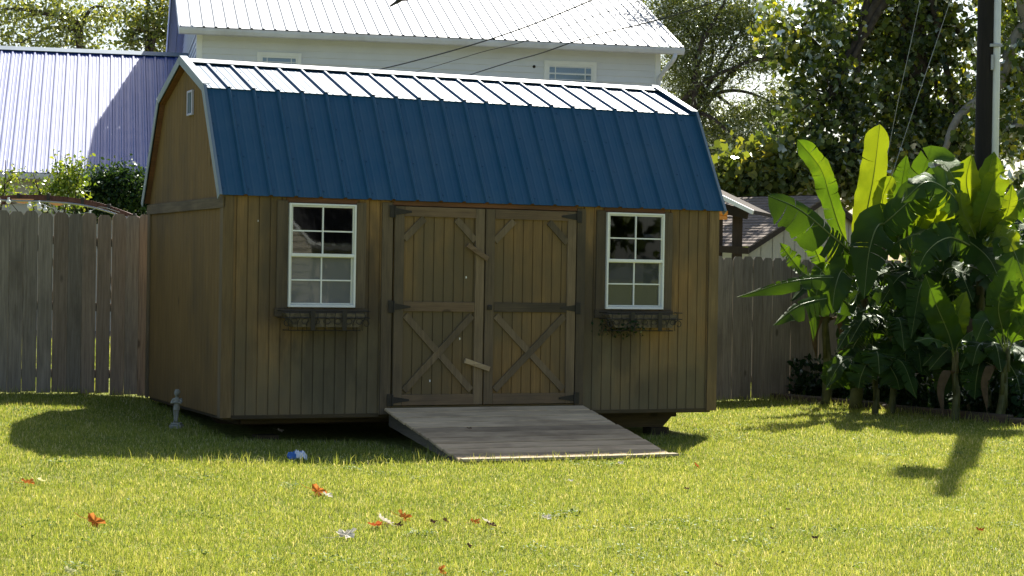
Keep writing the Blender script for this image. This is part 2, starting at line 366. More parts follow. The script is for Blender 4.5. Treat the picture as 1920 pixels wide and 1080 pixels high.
def npmesh(name, V, loops, starts, mat, tint=None, parent=None, smooth=False):
    me = bpy.data.meshes.new(name); V = np.asarray(V, dtype=np.float32)
    me.vertices.add(len(V)); me.vertices.foreach_set('co', V.ravel())
    me.loops.add(len(loops)); me.loops.foreach_set('vertex_index', np.asarray(loops, dtype=np.int32))
    me.polygons.add(len(starts)); me.polygons.foreach_set('loop_start', np.asarray(starts, dtype=np.int32))
    me.update(calc_edges=True); me.validate()
    if tint is not None: setattr_f(me, 'tint', tint)
    me.materials.append(mat)
    if smooth: me.polygons.foreach_set('use_smooth', [True]*len(me.polygons))
    o = bpy.data.objects.new(name, me); col.objects.link(o)
    if parent: o.parent = parent
    return o
# ------------------------------------------------------------------ ground
def sst(a, b, x): t = np.clip((x-a)/(b-a), 0, 1); return t*t*(3-2*t)
def gz(X, Y):
    X = np.asarray(X, float); Y = np.asarray(Y, float)
    z = .27*sst(1.0, 5.2, -X)*sst(10.5, 17, Y)+.06*sst(16.5, 22, Y)
    z += .012*np.sin(X*1.3+Y*.7)*np.cos(Y*.9-X*.4)*sst(5, 9, Y)*(1-sst(24, 30, Y))
    return z
def gzs(x, y): return float(gz(x, y))
xs = np.concatenate([np.linspace(-900, -40, 8), np.linspace(-30, -12, 10), np.linspace(-10, 10, 70), np.linspace(12, 30, 10), np.linspace(40, 900, 8)])
ys = np.concatenate([np.linspace(-300, -20, 6), np.linspace(-10, 7, 9), np.linspace(8, 27, 60), np.linspace(30, 80, 14), np.linspace(120, 1500, 8)])
GX, GY = np.meshgrid(xs, ys); GZ = gz(GX, GY); nx = len(xs); ny = len(ys)
V = np.stack([GX.ravel(), GY.ravel(), GZ.ravel()], 1)
ii = (np.arange(ny-1)[:, None]*nx+np.arange(nx-1)[None, :]).ravel()
L = np.stack([ii, ii+1, ii+nx+1, ii+nx], 1).ravel()
g = npmesh('ground', V, L, np.arange(len(ii))*4, M['ground'], smooth=True); tag(g, kind='structure')
# ------------------------------------------------------------------ shed frame
FX, FD, TH, ZB = -2.4879, 16.5807, 0.4194, 0.2755
SL, SW, HW, YK, ZK, ZR = 4.877, 2.78, 1.916, .545, 2.881, 3.199
CT, STH = math.cos(TH), math.sin(TH)
def sw(x, y, z=0): return Vector((FX+x*CT-y*STH, FD+x*STH+y*CT, ZB+z))    # shed local -> world
def s_inv(X, Y): dx = X-FX; dy = Y-FD; return dx*CT+dy*STH, -dx*STH+dy*CT
shed = thing('shed', 'brown barn-style wooden shed with a blue metal gambrel roof', 'shed', (FX, FD, ZB), TH)
def P(name, mb, mat, parent=shed, **k): return mb.build(name, mat, parent, **k)
def grooved(mb, x0, x1, z0, z1, y=0, pitch=.1016, gw=.008, gd=.009, phase=0.0, th=.02):
    """siding sheet in plane y (facing -y) with vertical grooves"""
    xs_ = [x0]; k = math.ceil((x0-phase)/pitch+1e-6)
    prof = [(x0, y)]
    while phase+k*pitch < x1-.012:
        c = phase+k*pitch
        if c-gw > x0:
            prof += [(c-gw/2-.002, y), (c-gw/2, y+gd), (c+gw/2, y+gd), (c+gw/2+.002, y)]
        k += 1
    prof.append((x1, y))
    back = [(x1, y+th), (x0, y+th)]
    ring = prof+back; n = len(ring)
    vs = [(p[0], p[1], z0) for p in ring]+[(p[0], p[1], z1) for p in ring]
    fs = [(i, (i+1) % n, n+(i+1) % n, n+i) for i in range(n)]
    mb.add(vs, fs)
    mb.add([(x0, y+.01, z1), (x1, y+.01, z1), (x1, y+th, z1), (x0, y+th, z1), (x0, y+.01, z0), (x1, y+.01, z0), (x1, y+th, z0), (x0, y+th, z0)], [(0, 1, 2, 3), (7, 6, 5, 4)])
W1 = (.569, 1.186, .955, 1.866); W2 = (3.678, 4.288, .962, 1.872)
DX0, DXM, DX1, DZ0, DZ1 = 1.552, 2.432, 3.362, .078, 1.868
mb = MB()
grooved(mb, 0, W1[0], 0, HW); grooved(mb, W1[0], W1[1], 0, W1[2]); grooved(mb, W1[0], W1[1], W1[3], HW)
grooved(mb, W1[1], DX0-.01, 0, HW); grooved(mb, DX0-.01, DX1+.01, DZ1+.008, HW); mb.box(DX0-.01, DX1+.01, 0.0, .02, 0, DZ0-.006)
grooved(mb, DX1+.01, W2[0], 0, HW, pitch=.1016); grooved(mb, W2[0], W2[1], 0, W2[2]); grooved(mb, W2[0], W2[1], W2[3], HW); grooved(mb, W2[1], SL, 0, HW)
P('front_wall', mb, M['wall'])
# gable ends
def gable(x, sgn):
    mb = MB(); pts = [(0.02, 0), (SW-.0, 0), (SW, HW), (SW-YK+.02, ZK-.04), (SW/2, ZR-.05), (YK-.02, ZK-.04), (0.02, HW)]
    # groove strips along y
    pitch = .1016; n = int(SW/pitch)+1
    def top(y):
        y = min(max(y, 0), SW); q = min(y, SW-y)
        return HW+(ZK-.04-HW)*q/YK if q < YK else ZK-.04+(ZR-.05-ZK+.04)*(q-YK)/(SW/2-YK)
    ysx = [0.02]
    for k in range(1, n):
        c = k*pitch
        if c < SW-.02: ysx += [c-.004, c-.002, c+.002, c+.004]
    ysx.append(SW)
    extra = [YK, SW/2, SW-YK]
    lst = []
    for i, yv in enumerate(ysx):
        gd = .005 if (i % 4 in (2, 3) and 0 < i < len(ysx)-1) else 0
        lst.append((yv, gd))
    for e in extra: lst.append((e, 0 if True else 0))
    lst.sort()
    vs = []; fs = []
    for (yv, gd) in lst: vs += [(x-sgn*gd*-1*-1 if False else x+(-sgn)*gd, yv, 0), (x+(-sgn)*gd, yv, top(yv))]
    for i in range(len(lst)-1):
        q = (2*i, 2*i+2, 2*i+3, 2*i+1); fs.append(q if sgn > 0 else q[::-1])
    mb.add(vs, fs)
    m2 = len(lst)
    vs2 = [(x-sgn*.03, yv, z) for (yv, gd) in lst for z in (0, top(yv))]
    mb.add(vs2, [(2*i, 2*i+1, 2*i+3, 2*i+2) for i in range(m2-1)])
    return mb
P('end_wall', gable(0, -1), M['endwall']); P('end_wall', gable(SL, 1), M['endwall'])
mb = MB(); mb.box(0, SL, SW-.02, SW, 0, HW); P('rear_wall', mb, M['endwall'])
mb = MB(); mb.box(.02, SL-.02, .03, SW-.03, -.03, .02); P('floor_deck', mb, M['skid'])
# trim
def trimbar(x0, x1, z0, z1, mat='trimz', y0=-.02, y1=-.001, name='trim_board', parent=shed, b=.002):
    mb = MB(); mb.box(x0, x1, y0, y1, z0, z1, b=b); return P(name, mb, M[mat], parent)
trimbar(-.021, .075, -.01, HW-.0, 'wtrim', name='corner_board'); trimbar(SL-.085, SL+.021, -.01, HW, 'wtrim', name='corner_board')
mb = MB(); mb.box(-.02, -.001, .0, .085, -.01, HW-.1, b=.002); P('corner_board', mb, M['trimz'])
mb = MB(); mb.box(-.02, -.001, SW-.085, SW, -.01, HW-.1, b=.002); P('corner_board', mb, M['trimz'])
mb = MB(); mb.box(SL+.001, SL+.02, .0, .085, -.01, HW-.1, b=.002); P('corner_board', mb, M['trimz'])
mb = MB(); mb.box(-.024, -.001, -.02, SW+.02, HW-.11, HW-.012, b=.003); P('gable_band', mb, wood('band_y', (.23, .175, .11), (.12, .09, .055), (.07, .055, .04), 'Y'))
trimbar(0.08, DX0-.12, -.022, .012, 'skid', y0=-.008, name='bottom_strip'); trimbar(DX1+.11, SL-.09, -.022, .012, 'skid', y0=-.008, name='bottom_strip')
trimbar(W1[0]-.105, W1[0]-.006, W1[2]-.01, HW-.03, 'darkz', name='window_side_trim'); trimbar(W1[1]+.006, W1[1]+.10, W1[2]-.01, HW-.03, 'darkz', name='window_side_trim')
trimbar(W2[0]-.10, W2[0]-.006, W2[2]-.01, HW-.03, 'darkz', name='window_side_trim'); trimbar(W2[1]+.006, W2[1]+.10, W2[2]-.01, HW-.03, 'darkz', name='window_side_trim')
trimbar(W1[0]-.12, W1[1]+.12, W1[2]-.085, W1[2]-.012, 'ledge', y0=-.03, name='window_ledge'); trimbar(W2[0]-.11, W2[1]+.11, W2[2]-.085, W2[2]-.012, 'ledge', y0=-.03, name='window_ledge')
trimbar(DX0-.112, DX0-.012, .0, HW-.02, 'darkz', name='door_jamb'); trimbar(DX1+.012, DX1+.10, .0, HW-.02, 'darkz', name='door_jamb')
trimbar(W1[0]-.02, W1[1]+.02, HW-.045, HW-.002, 'soffit', y0=-.012, name='header_strip'); trimbar(DX0-.01, DX1+.01, HW-.042, HW-.002, 'soffit', y0=-.016, name='header_strip'); trimbar(W2[0]-.02, W2[1]+.02, HW-.04, HW-.002, 'soffit', y0=-.012, name='header_strip')
# doors
def door(x0, x1, hinge_left, label):
    mb = MB(); grooved(mb, x0+.003, x1-.003, DZ0, DZ1, y=-.014, pitch=.098, phase=x0+.09, th=.03)
    d = P('door', mb, M['doorp']); tag(d, label)
    y0, y1 = -.034, -.0145; sw_ = .088
    def t(a, b_, c, e, mat, nm='door_frame'): return trimbar(a, b_, c, e, mat, y0, y1, nm, d)
    t(x0+.004, x0+.004+sw_, DZ0+.002, DZ1-.002, 'trimz', 'stile'); t(x1-.004-sw_, x1-.004, DZ0+.002, DZ1-.002, 'trimz', 'stile')
    a, b_ = x0+.006+sw_, x1-.006-sw_
    t(a, b_, DZ1-.09, DZ1-.002, 'trimx', 'rail'); t(a, b_, DZ0+.002, DZ0+.098, 'trimx', 'rail'); t(a, b_, .925, 1.012, 'ledge' if not hinge_left else 'trimx', 'rail')
    def br(p, q, wd=.062, lift=0.0, mat='trimz'):
        m = MB(); m.bar((p[0], -.024-lift, p[1]), (q[0], -.024-lift, q[1]), .018, wd, up=(0, 0, 1), b=.002); P('brace', m, M[mat], d)
    zt, zb, zm = DZ1-.095, DZ0+.103, .92
    br((a+.02, zb+.03), (b_-.02, zm-.03), lift=.001); br((a+.02, zm-.03), (b_-.02, zb+.03), lift=-.0012)
    br((a-.0, zt-.20), (a+.19, zt-.01), mat='trimz'); br((b_-.19, zt-.01), (b_, zt-.20), mat='trimz' if hinge_left else 'darkz')
    hx = x0 if hinge_left else x1; sg = 1 if hinge_left else -1
    for hz_ in (DZ1-.05, .965, DZ0+.05):
        m = MB(); m.box(hx-sg*.004, hx-sg*.05, -.040, -.0345, hz_-.055, hz_+.055, b=.002)
        vs = [(hx+sg*.0, -.0402, hz_-.032), (hx+sg*.16, -.0402, hz_-.008), (hx+sg*.16, -.0402, hz_+.008), (hx+sg*.0, -.0402, hz_+.032)]
        vs += [(v[0], -.0345, v[2]) for v in vs]; m.add(vs, [(0, 1, 2, 3), (7, 6, 5, 4), (0, 4, 5, 1), (1, 5, 6, 2), (2, 6, 7, 3), (3, 7, 4, 0)])
        m.tube([(hx, -.043, hz_-.05), (hx, -.043, hz_+.05)], .008, 8)
        P('hinge', m, M['black'], d)
    return d
dl = door(DX0, DXM, True, 'left barn door leaf with lighter cross braces'); dr = door(DXM+.006, DX1, False, 'right barn door leaf with dark middle rail')
mb = MB(); mb.box(DX0, DX1, .03, .045, DZ0, DZ1); P('door_backing', mb, M['dark'])
def latch(px0, py0, px1, py1, mat):
    def loc(px, py):
        d = ray(px, py); n = Vector((-STH, CT, 0)); F = Vector((FX, FD, ZB)); C = Vector((0, 0, CZ)); k = (n.dot(F-C)-.045)/n.dot(d); p = C+d*k
        x, y = s_inv(p.x, p.y); return (x, -.052, p.z-ZB)
    m = MB(); a = Vector(loc(px0, py0)); b_ = Vector(loc(px1, py1)); m.bar(a, b_, .026, .045, up=(0, 0, 1), b=.003)
    c = a*.6+b_*.4; m.tube([c, c+Vector((0, -.02, 0))], .008, 8)
    return P('turn_latch', m, M[mat], dl)
latch(876, 459, 914, 486, 'trimx'); latch(871, 676, 917, 692, 'deck')
mb = MB(); mb.box(DXM+.03, DXM+.075, -.052, -.0345, .945, .99, b=.003); mb.tube([(DXM+.052, -.052, .968), (DXM+.052, -.058, .968)], .012, 10); P('lock_plate', mb, M['black'], dr)
# a few pale chips on the doors and wall
mb = MB()
for (px, py, r) in ((874, 520, .012), (862, 635, .012), (806, 714, .012), (484, 414, .008)):
    d_ = ray(px, py); n_ = Vector((-STH, CT, 0)); C = Vector((0, 0, CZ)); k = (n_.dot(Vector((FX, FD, ZB))-C)-(.015 if px > 700 else .001))/n_.dot(d_); p = C+d_*k; x, y = s_inv(p.x, p.y)
    yy = -.0165 if px > 700 else -.002
    mb.add([(x-r*.4, yy, p.z-ZB-r), (x+r*.5, yy, p.z-ZB-r*.6), (x+r*.3, yy, p.z-ZB+r), (x-r*.5, yy, p.z-ZB+r*.7)], [(0, 1, 2, 3)])
P('pale_chips', mb, M['white'])
# windows
def window(W, lab, par=shed):
    x0, x1, z0, z1 = W; zm = (z0+z1)/2+.005
    m = MB(); fw = .017
    m.box(x0, x0+fw, -.045, .02, z0, z1, b=.002); m.box(x1-fw, x1, -.045, .02, z0, z1, b=.002)
    m.box(x0+fw, x1-fw, -.045, .02, z1-fw, z1, b=.002); m.box(x0+fw, x1-fw, -.045, .02, z0, z0+fw+.004, b=.002)
    wd = P('window', m, M['white'], par); tag(wd, lab)
    a, b_ = x0+fw+.001, x1-fw-.001
    def sash(zl, zh, y, nm, gm, s=.014):
        m = MB(); m.box(a, a+s, y-.012, y+.012, zl, zh, b=.002); m.box(b_-s, b_, y-.012, y+.012, zl, zh, b=.002)
        m.box(a+s, b_-s, y-.012, y+.012, zh-s, zh, b=.002); m.box(a+s, b_-s, y-.012, y+.012, zl, zl+s, b=.002)
        P(nm, m, M['cream'], wd)
        cx, cz = (a+b_)/2, (zl+zh)/2
        m = MB(); m.box(cx-.006, cx+.006, y-.011, y+.006, zl+s, zh-s); m.box(a+s, cx-.0062, y-.0105, y+.006, cz-.006, cz+.006); m.box(cx+.0062, b_-s, y-.0105, y+.006, cz-.006, cz+.006)
        P('glazing_bars', m, M['white'], wd)
        m = MB(); m.add([(a+s*.6, y+.002, zl+s*.6), (b_-s*.6, y+.002, zl+s*.6), (b_-s*.6, y+.002, zh-s*.6), (a+s*.6, y+.002, zh-s*.6)], [(0, 1, 2, 3)])
        P('pane', m, M[gm], wd)
    sash(zm-.014, z1-fw-.001, -.026, 'upper_sash', 'glass'); sash(z0+fw+.005, zm-.006, .0, 'lower_sash', 'glass_low' if x0 > 2 else 'glass_lowl', .016)
    m = MB(); m.box(a, b_, -.0445, -.0385, zm-.016, zm+.012, b=.002); P('meeting_rail', m, M['white'], wd)
    return wd
window(W1, 'left shed window with a house reflected in it'); window(W2, 'right shed window with dark tree reflections')
# metal roof
def panel(mb, O, U, V, Nn, lu, lv, pitch=.2286, h=.021, wb=.045, wt=.02, minor=True, phase=0.0, th=.004, mh=.0022):
    O, U, V, Nn = map(Vector, (O, U, V, Nn))
    prof = [(0, 0)]; n = int(round(lu/pitch)); x = phase
    k = 0
    while x <= lu+1e-6:
        if x-wb/2 > prof[-1][0] or k == 0:
            if x-wb/2 > 0: prof.append((x-wb/2, 0))
            prof.append((max(x-wt/2, 0), h)); prof.append((min(x+wt/2, lu), h))
            if x+wb/2 < lu: prof.append((x+wb/2, 0))
            if minor and x+pitch <= lu+1e-6:
                for q in (pitch/3, 2*pitch/3): prof += [(x+q-.014, 0), (x+q-.005, mh), (x+q+.005, mh), (x+q+.014, 0)]
        x += pitch; k += 1
    if prof[-1][0] < lu: prof.append((lu, 0))
    vs = []; fs = []
    for (u, hh) in prof:
        for (v) in (0, lv):
            vs.append(O+U*u+V*v+Nn*hh)
    for (u, hh) in prof:
        for v in (0, lv): vs.append(O+U*u+V*v+Nn*(hh-th))
    m = len(prof); o2 = 2*m
    for i in range(m-1):
        fs.append((2*i, 2*i+2, 2*i+3, 2*i+1)); fs.append((o2+2*i, o2+2*i+1, o2+2*i+3, o2+2*i+2)); fs.append((2*i, o2+2*i, o2+2*i+2, 2*i+2)); fs.append((2*i+1, 2*i+3, o2+2*i+3, o2+2*i+1))
    fs.append((0, 1, o2+1, o2)); fs.append((2*m-2, o2+2*m-2, o2+2*m-1, 2*m-1))
    mb.add(vs, fs)
OV = .062; LU = SL+2*OV; PT = LU/22
def slope(y0, z0, y1, z1, nm, flip=False):
    V = Vector((0, y1-y0, z1-z0)); lv = V.length; V.normalize(); U = Vector((1, 0, 0)); Nn = U.cross(V)
    if flip: Nn = -Nn
    m = MB(); panel(m, (-OV, y0, z0), U, V, Nn, LU, lv, PT)
    for vv in (.06, .36, .66, .94):
        for k in range(22):
            c = Vector((-OV, y0, z0))+U*(k*PT+.04)+V*(lv*vv)+Nn*.004; m.obox(c, U, V, Nn, .004, .004, .003)
    return P(nm, m, M['blue'])
EV = (-.05, 1.918)
slope(EV[0], EV[1], YK, ZK, 'lower_roof_slope'); slope(YK-.012, ZK+.005, SW/2, ZR+.004, 'upper_roof_slope')
slope(SW-EV[0], EV[1], SW-YK, ZK, 'rear_lower_roof_slope', True); slope(SW-YK+.012, ZK+.005, SW/2, ZR+.004, 'rear_upper_roof_slope', True)
mb = MB()
for sg in (1, -1):
    yc = SW/2; s_ = (ZR-ZK)/(SW/2-YK); wv = .12
    vs = [(-OV-.01, yc, ZR+.034), (LU-OV+.01, yc, ZR+.034), (LU-OV+.01, yc-sg*wv, ZR+.034-wv*s_), (-OV-.01, yc-sg*wv, ZR+.034-wv*s_)]
    vs += [(v[0], v[1], v[2]-.006) for v in vs]
    mb.add(vs, [(0, 1, 2, 3), (7, 6, 5, 4), (3, 2, 6, 7), (0, 3, 7, 4), (1, 5, 6, 2)])
P('ridge_cap', mb, M['whitemetal'])
def rake(x, sg, nm='rake_trim'):
    pts = [(EV[0]-.005, EV[1]-.01), (YK-.006, ZK+.022), (SW/2, ZR+.03), (SW-YK+.006, ZK+.022), (SW-EV[0]+.005, EV[1]-.01)]
    for (a, b_) in zip(pts[:-1], pts[1:]):
        m = MB(); A = Vector((x, a[0], a[1])); B = Vector((x, b_[0], b_[1])); d = (B-A).normalized(); nn = Vector((1, 0, 0)).cross(d)
        if nn.z < 0: nn = -nn
        m.obox((A+B)/2-nn*.016+Vector((sg*.004, 0, 0)), d, Vector((1, 0, 0)), nn, (B-A).length/2, .004, .038)
        fl = .032 if abs((B-A).y) > abs((B-A).z) else .010
        m.obox((A+B)/2+nn*.020-Vector((sg*(fl-.002), 0, 0)), d, Vector((1, 0, 0)), nn, (B-A).length/2, fl, .003)
        P(nm, m, M['trimmetal'])
rake(-OV-.002, -1); rake(LU-OV+.002, 1)
# roof deck below metal (closes the loft) and eave fascia
mb = MB()
def deckq(y0, z0, y1, z1):
    d = Vector((0, y1-y0, z1-z0)); n_ = Vector((1, 0, 0)).cross(d).normalized()
    if n_.z < 0: n_ = -n_
    c = Vector((SL/2, (y0+y1)/2, (z0+z1)/2))-n_*.022; mb.obox(c, Vector((1, 0, 0)), d.normalized(), n_, LU/2-.012, d.length/2-.004, .011)
deckq(EV[0]+.01, EV[1]+.01, YK, ZK); deckq(YK, ZK, SW/2, ZR); deckq(SW-EV[0]-.01, EV[1]+.01, SW-YK, ZK); deckq(SW-YK, ZK, SW/2, ZR)
P('roof_deck', mb, M['soffit'])
# gable vent
mb = MB(); vy, vz = 1.20, 2.80; vw, vh = .095, .115
mb.box(-.022, -.001, vy-vw, vy-vw+.02, vz-vh, vz+vh, b=.002); mb.box(-.022, -.001, vy+vw-.02, vy+vw, vz-vh, vz+vh, b=.002)
mb.box(-.022, -.001, vy-vw+.02, vy+vw-.02, vz+vh-.02, vz+vh, b=.002); mb.box(-.022, -.001, vy-vw+.02, vy+vw-.02, vz-vh, vz-vh+.02, b=.002)
ve = P('gable_vent', mb, plain('lavender_vent', (.42, .42, .58), .6))
mb = MB()
for k in range(3): mb.box(-.018, -.004, vy-.055+k*.055-.008, vy-.055+k*.055+.008, vz-vh+.021, vz+vh-.021)
P('slat', mb, M['trimmetal'], ve); mb = MB(); mb.box(-.003, -.0005, vy-vw+.02, vy+vw-.02, vz-vh+.02, vz+vh-.02); P('vent_backing', mb, plain('vent_blue', (.10, .12, .35), .6), ve)
# skids
for y in (.40, 1.39, 2.3):
    m = MB(); x_0 = 2.0 if y < 1 else .25; xs_ = (.03, SL-.03); zt, zb = -.092, -.19
    zt = -.031; prof = [(x_0+.01, zt), (SL-.26, zt), (SL-.235, zt-.02), (SL-.25, zt-.05), (SL-.36, zb), (x_0+.11, zb), (x_0, zt-.05), (x_0-.015, zt-.02)]
    n = len(prof); vs = [(p[0], y-.045, p[1]) for p in prof]+[(p[0], y+.045, p[1]) for p in prof]
    m.add(vs, [tuple(range(n))[::-1], tuple(range(n, 2*n))]+[(i, (i+1) % n, n+(i+1) % n, n+i) for i in range(n)]); P('skid', m, M['skid'])
mb = MB(); mb.box(.25, SL-.25, .28, .30, -.088, -.032); P('rim_joist', mb, M['skid'])
mb = MB(); mb.box(.22, .24, .31, SW-.31, -.088, -.032); P('rim_joist', mb, M['skid'])
# blocks
for i, (x, y, lb) in enumerate(((SL-.42, .38, 'stacked wooden block under the right front end of the shed skid'), (.5, .36, 'dark wooden block under the left front end of the shed'), (2.3, .34, 'dark wooden block behind the ramp under the shed'))):
    p = sw(x, y); zt = ZB-.192; m = MB(); m.box(-.1, .1, -.09, .09, gzs(p.x, p.y)-.05, zt, b=.006)
    o = m.build('support_block', M['skid']); o.location = (p.x, p.y, 0); o.rotation_euler = (0, 0, TH); tag(o, lb, 'block')
# ramp
ramp_ = thing('ramp', 'grey plank ramp leading up to the shed double doors', 'ramp', (FX, FD, ZB), TH)
RX0, RX1, RL = 1.47, 3.45, 1.70
r0 = Vector((0, -.045, .05)); r1 = Vector((0, -RL, -.260)); dv = (r1-r0); LR = dv.length; dv.normalize(); up = Vector((1, 0, 0)).cross(dv); up = up if up.z > 0 else -up
npk = 10; pw = LR/npk
for k in range(npk):
    c = r0+dv*(pw*(k+.5)); x0 = RX0+.05*(k+.5)/npk+random.uniform(-.006, .006); x1 = RX1+.05*(k+.5)/npk+random.uniform(-.006, .006)
    last = k == npk-1
    m = MB(); m.obox(c+Vector(((x0+x1)/2, 0, 0))+up*random.uniform(-.0015, .0015), Vector((1, 0, 0)), dv, up, (x1-x0)/2, pw/2-.010, .012, b=.006)
    P('plank', m, M['deck'], ramp_)
for x in (RX0+.07, (RX0+RX1)/2+.03, RX1-.02):
    m = MB(); a = r0-up*.013; b_ = r1-up*.013
    vs = []
    for xx in (x-.02, x+.02): vs += [(xx, a.y, a.z), (xx, b_.y, b_.z), (xx, b_.y, b_.z-.03), (xx, a.y, a.z-.14)]
    m.add(vs, [(0, 1, 2, 3), (7, 6, 5, 4), (0, 4, 5, 1), (3, 2, 6, 7), (0, 3, 7, 4), (1, 5, 6, 2)]); P('stringer', m, M['decky'], ramp_)
m = MB(); nseg = 14
for i in range(nseg):
    u0, u1 = i/nseg, (i+1)/nseg
    f = lambda u: (RX0+.05+(RX1-RX0+.01)*u, -RL-.045-.05*math.sin(math.pi*u)*0.6, -.243)
    a = Vector(f(u0)); b_ = Vector(f(u1)); m.bar(a, b_, .085, .022, up=(0, 0, 1))
P('lip_board', m, M['lip'], ramp_)
# window planters
def planter(xc, zt, label, dead):
    t = thing('window_planter_rack', label, 'planter', sw(xc, -.035, zt), TH)
    hw_, dp, hh = .40, .15, .17
    m = MB(); q = .005
    def tb(*p): m.tube([Vector(v) for v in p], q, 6)
    for z in (0, -.06):
        tb((-hw_, 0, z), (-hw_, -dp, z), (hw_, -dp, z), (hw_, 0, z))
    tb((-hw_+.05, 0, -hh), (-hw_+.08, -dp*.8, -hh), (hw_-.08, -dp*.8, -hh), (hw_-.05, 0, -hh))
    m.build('rack_frame', M['black'], t)
    m = MB()
    for sx in (-1, 1):
        pts = []
        for i in range(22):
            a = i/21*math.pi*1.9; r = .045*(1-i/30); pts.append((sx*(hw_-.04-r*math.cos(a)), -dp-.002, -.11+r*math.sin(a)))
        m.tube(pts, .004, 6)
    for k in range(9):
        x = -hw_+.06+k*(2*hw_-.12)/8
        for i in range(1):
            pts = [(x, -dp-.001, 0), (x+.015*math.sin(k), -dp-.001, -.05), (x-.012, -dp*.95, -.11), (x, -dp*.8, -hh)]
            m.tube(cat_spline(pts, 8), .0035, 5)
    for k in range(7):
        x = -hw_+.10+k*(2*hw_-.2)/6; pts = [(x+.03*math.cos(a/10*2*math.pi), -dp-.004, -.09+.024*math.sin(a/10*2*math.pi)) for a in range(11)]; m.tube(pts, .003, 5)
    m.build('scroll_work', M['black'], t)
    for x in (-.13, .16):
        m = MB(); m.box(x-.02, x+.02, -dp-.01, -dp-.006, -hh, .004, b=.001); m.build('hanger_strap', M['black'], t)
    m = MB(); vs = [(sx*(hw_-.03-(.07 if k else 0)), yy, -.02-k*.12) for k in (0, 1) for yy in (-dp+.014, -.006) for sx in (-1, 1)]
    m.add(vs, [(0, 1, 3, 2), (4, 6, 7, 5), (0, 4, 5, 1), (1, 5, 7, 3), (3, 7, 6, 2), (2, 6, 4, 0)]); m.build('liner', M['coir'], t)
    return t
planter((W1[0]+W1[1])/2, W1[2]-.03, 'black iron scroll planter rack under the left shed window', False)
planter((W2[0]+W2[1])/2+.03, W2[2]-.03, 'black iron planter rack with dried plants under the right shed window', True)
def leaves_mesh(name, C, S, mat, parent=None, loc=(0, 0, 0), shape='oval', tint=None, tilt=None, rng=RNG):
    """C centres (n,3), S sizes (n)"""
    n = len(C); C = np.asarray(C, float)-np.array(loc)
    if shape == 'oval': base = np.array([(0, -.5, 0), (.26, -.12, .05), (.22, .2, .04), (0, .5, -.03), (-.22, .2, .04), (-.26, -.12, .05)])
    elif shape == 'long': base = np.array([(0, -.6, 0), (.13, -.1, .03), (.10, .3, .02), (0, .62, -.05), (-.10, .3, .02), (-.13, -.1, .03)])
    else: base = np.array([(0, -.5, 0), (.3, -.34, .03), (.56, -.02, .08), (.28, .1, .02), (.16, .5, -.02), (-.02, .56, -.05), (-.18, .44, .0), (-.3, .1, .02), (-.54, .0, .08), (-.3, -.34, .03)])
    k = len(base)
    a = rng.uniform(0, 2*np.pi, n); b = np.arccos(rng.uniform(-1, 1, n)) if tilt is None else np.abs(rng.normal(0, tilt, n)); c = rng.uniform(0, 2*np.pi, n)
    ca, sa, cb, sb, cc, s_c = np.cos(a), np.sin(a), np.cos(b), np.sin(b), np.cos(c), np.sin(c)
    Rm = np.empty((n, 3, 3))
    Rm[:, 0, 0] = ca*cc-sa*cb*s_c; Rm[:, 0, 1] = -ca*s_c-sa*cb*cc; Rm[:, 0, 2] = sa*sb
    Rm[:, 1, 0] = sa*cc+ca*cb*s_c; Rm[:, 1, 1] = -sa*s_c+ca*cb*cc; Rm[:, 1, 2] = -ca*sb
    Rm[:, 2, 0] = sb*s_c; Rm[:, 2, 1] = sb*cc; Rm[:, 2, 2] = cb
    V = np.einsum('nij,kj->nki', Rm, base)*np.asarray(S)[:, None, None]+C[:, None, :]
    if tint is None: tint = rng.beta(2, 2.4, n)
    o = npmesh(name, V.reshape(-1, 3), np.arange(n*k), np.arange(n)*k, mat, np.repeat(np.clip(tint, 0, 1), k), parent)
    return o
p0 = sw(W2[0]+.12, -.13, W2[2]-.14)
C = RNG.normal(0, 1, (260, 3))*np.array([.10, .035, .045])+np.array(p0)-np.array([0, 0, .02])
hd = thing('dried_plant', 'withered dark plant trailing from the right window planter', 'plant', tuple(p0))
leaves_mesh('foliage', C, RNG.uniform(.02, .045, 260), M['hedge'], hd, tuple(p0), tint=RNG.uniform(0, .4, 260))
m = MB()
for k in range(14):
    a = Vector((random.uniform(-.15, .15), random.uniform(-.03, .03), .02)); m.tube([a, a+Vector((random.uniform(-.05, .05), 0, -.06)), a+Vector((random.uniform(-.08, .08), -.01, -.13))], .003, 4)
m.build('stem', M['deadleaf'], hd)
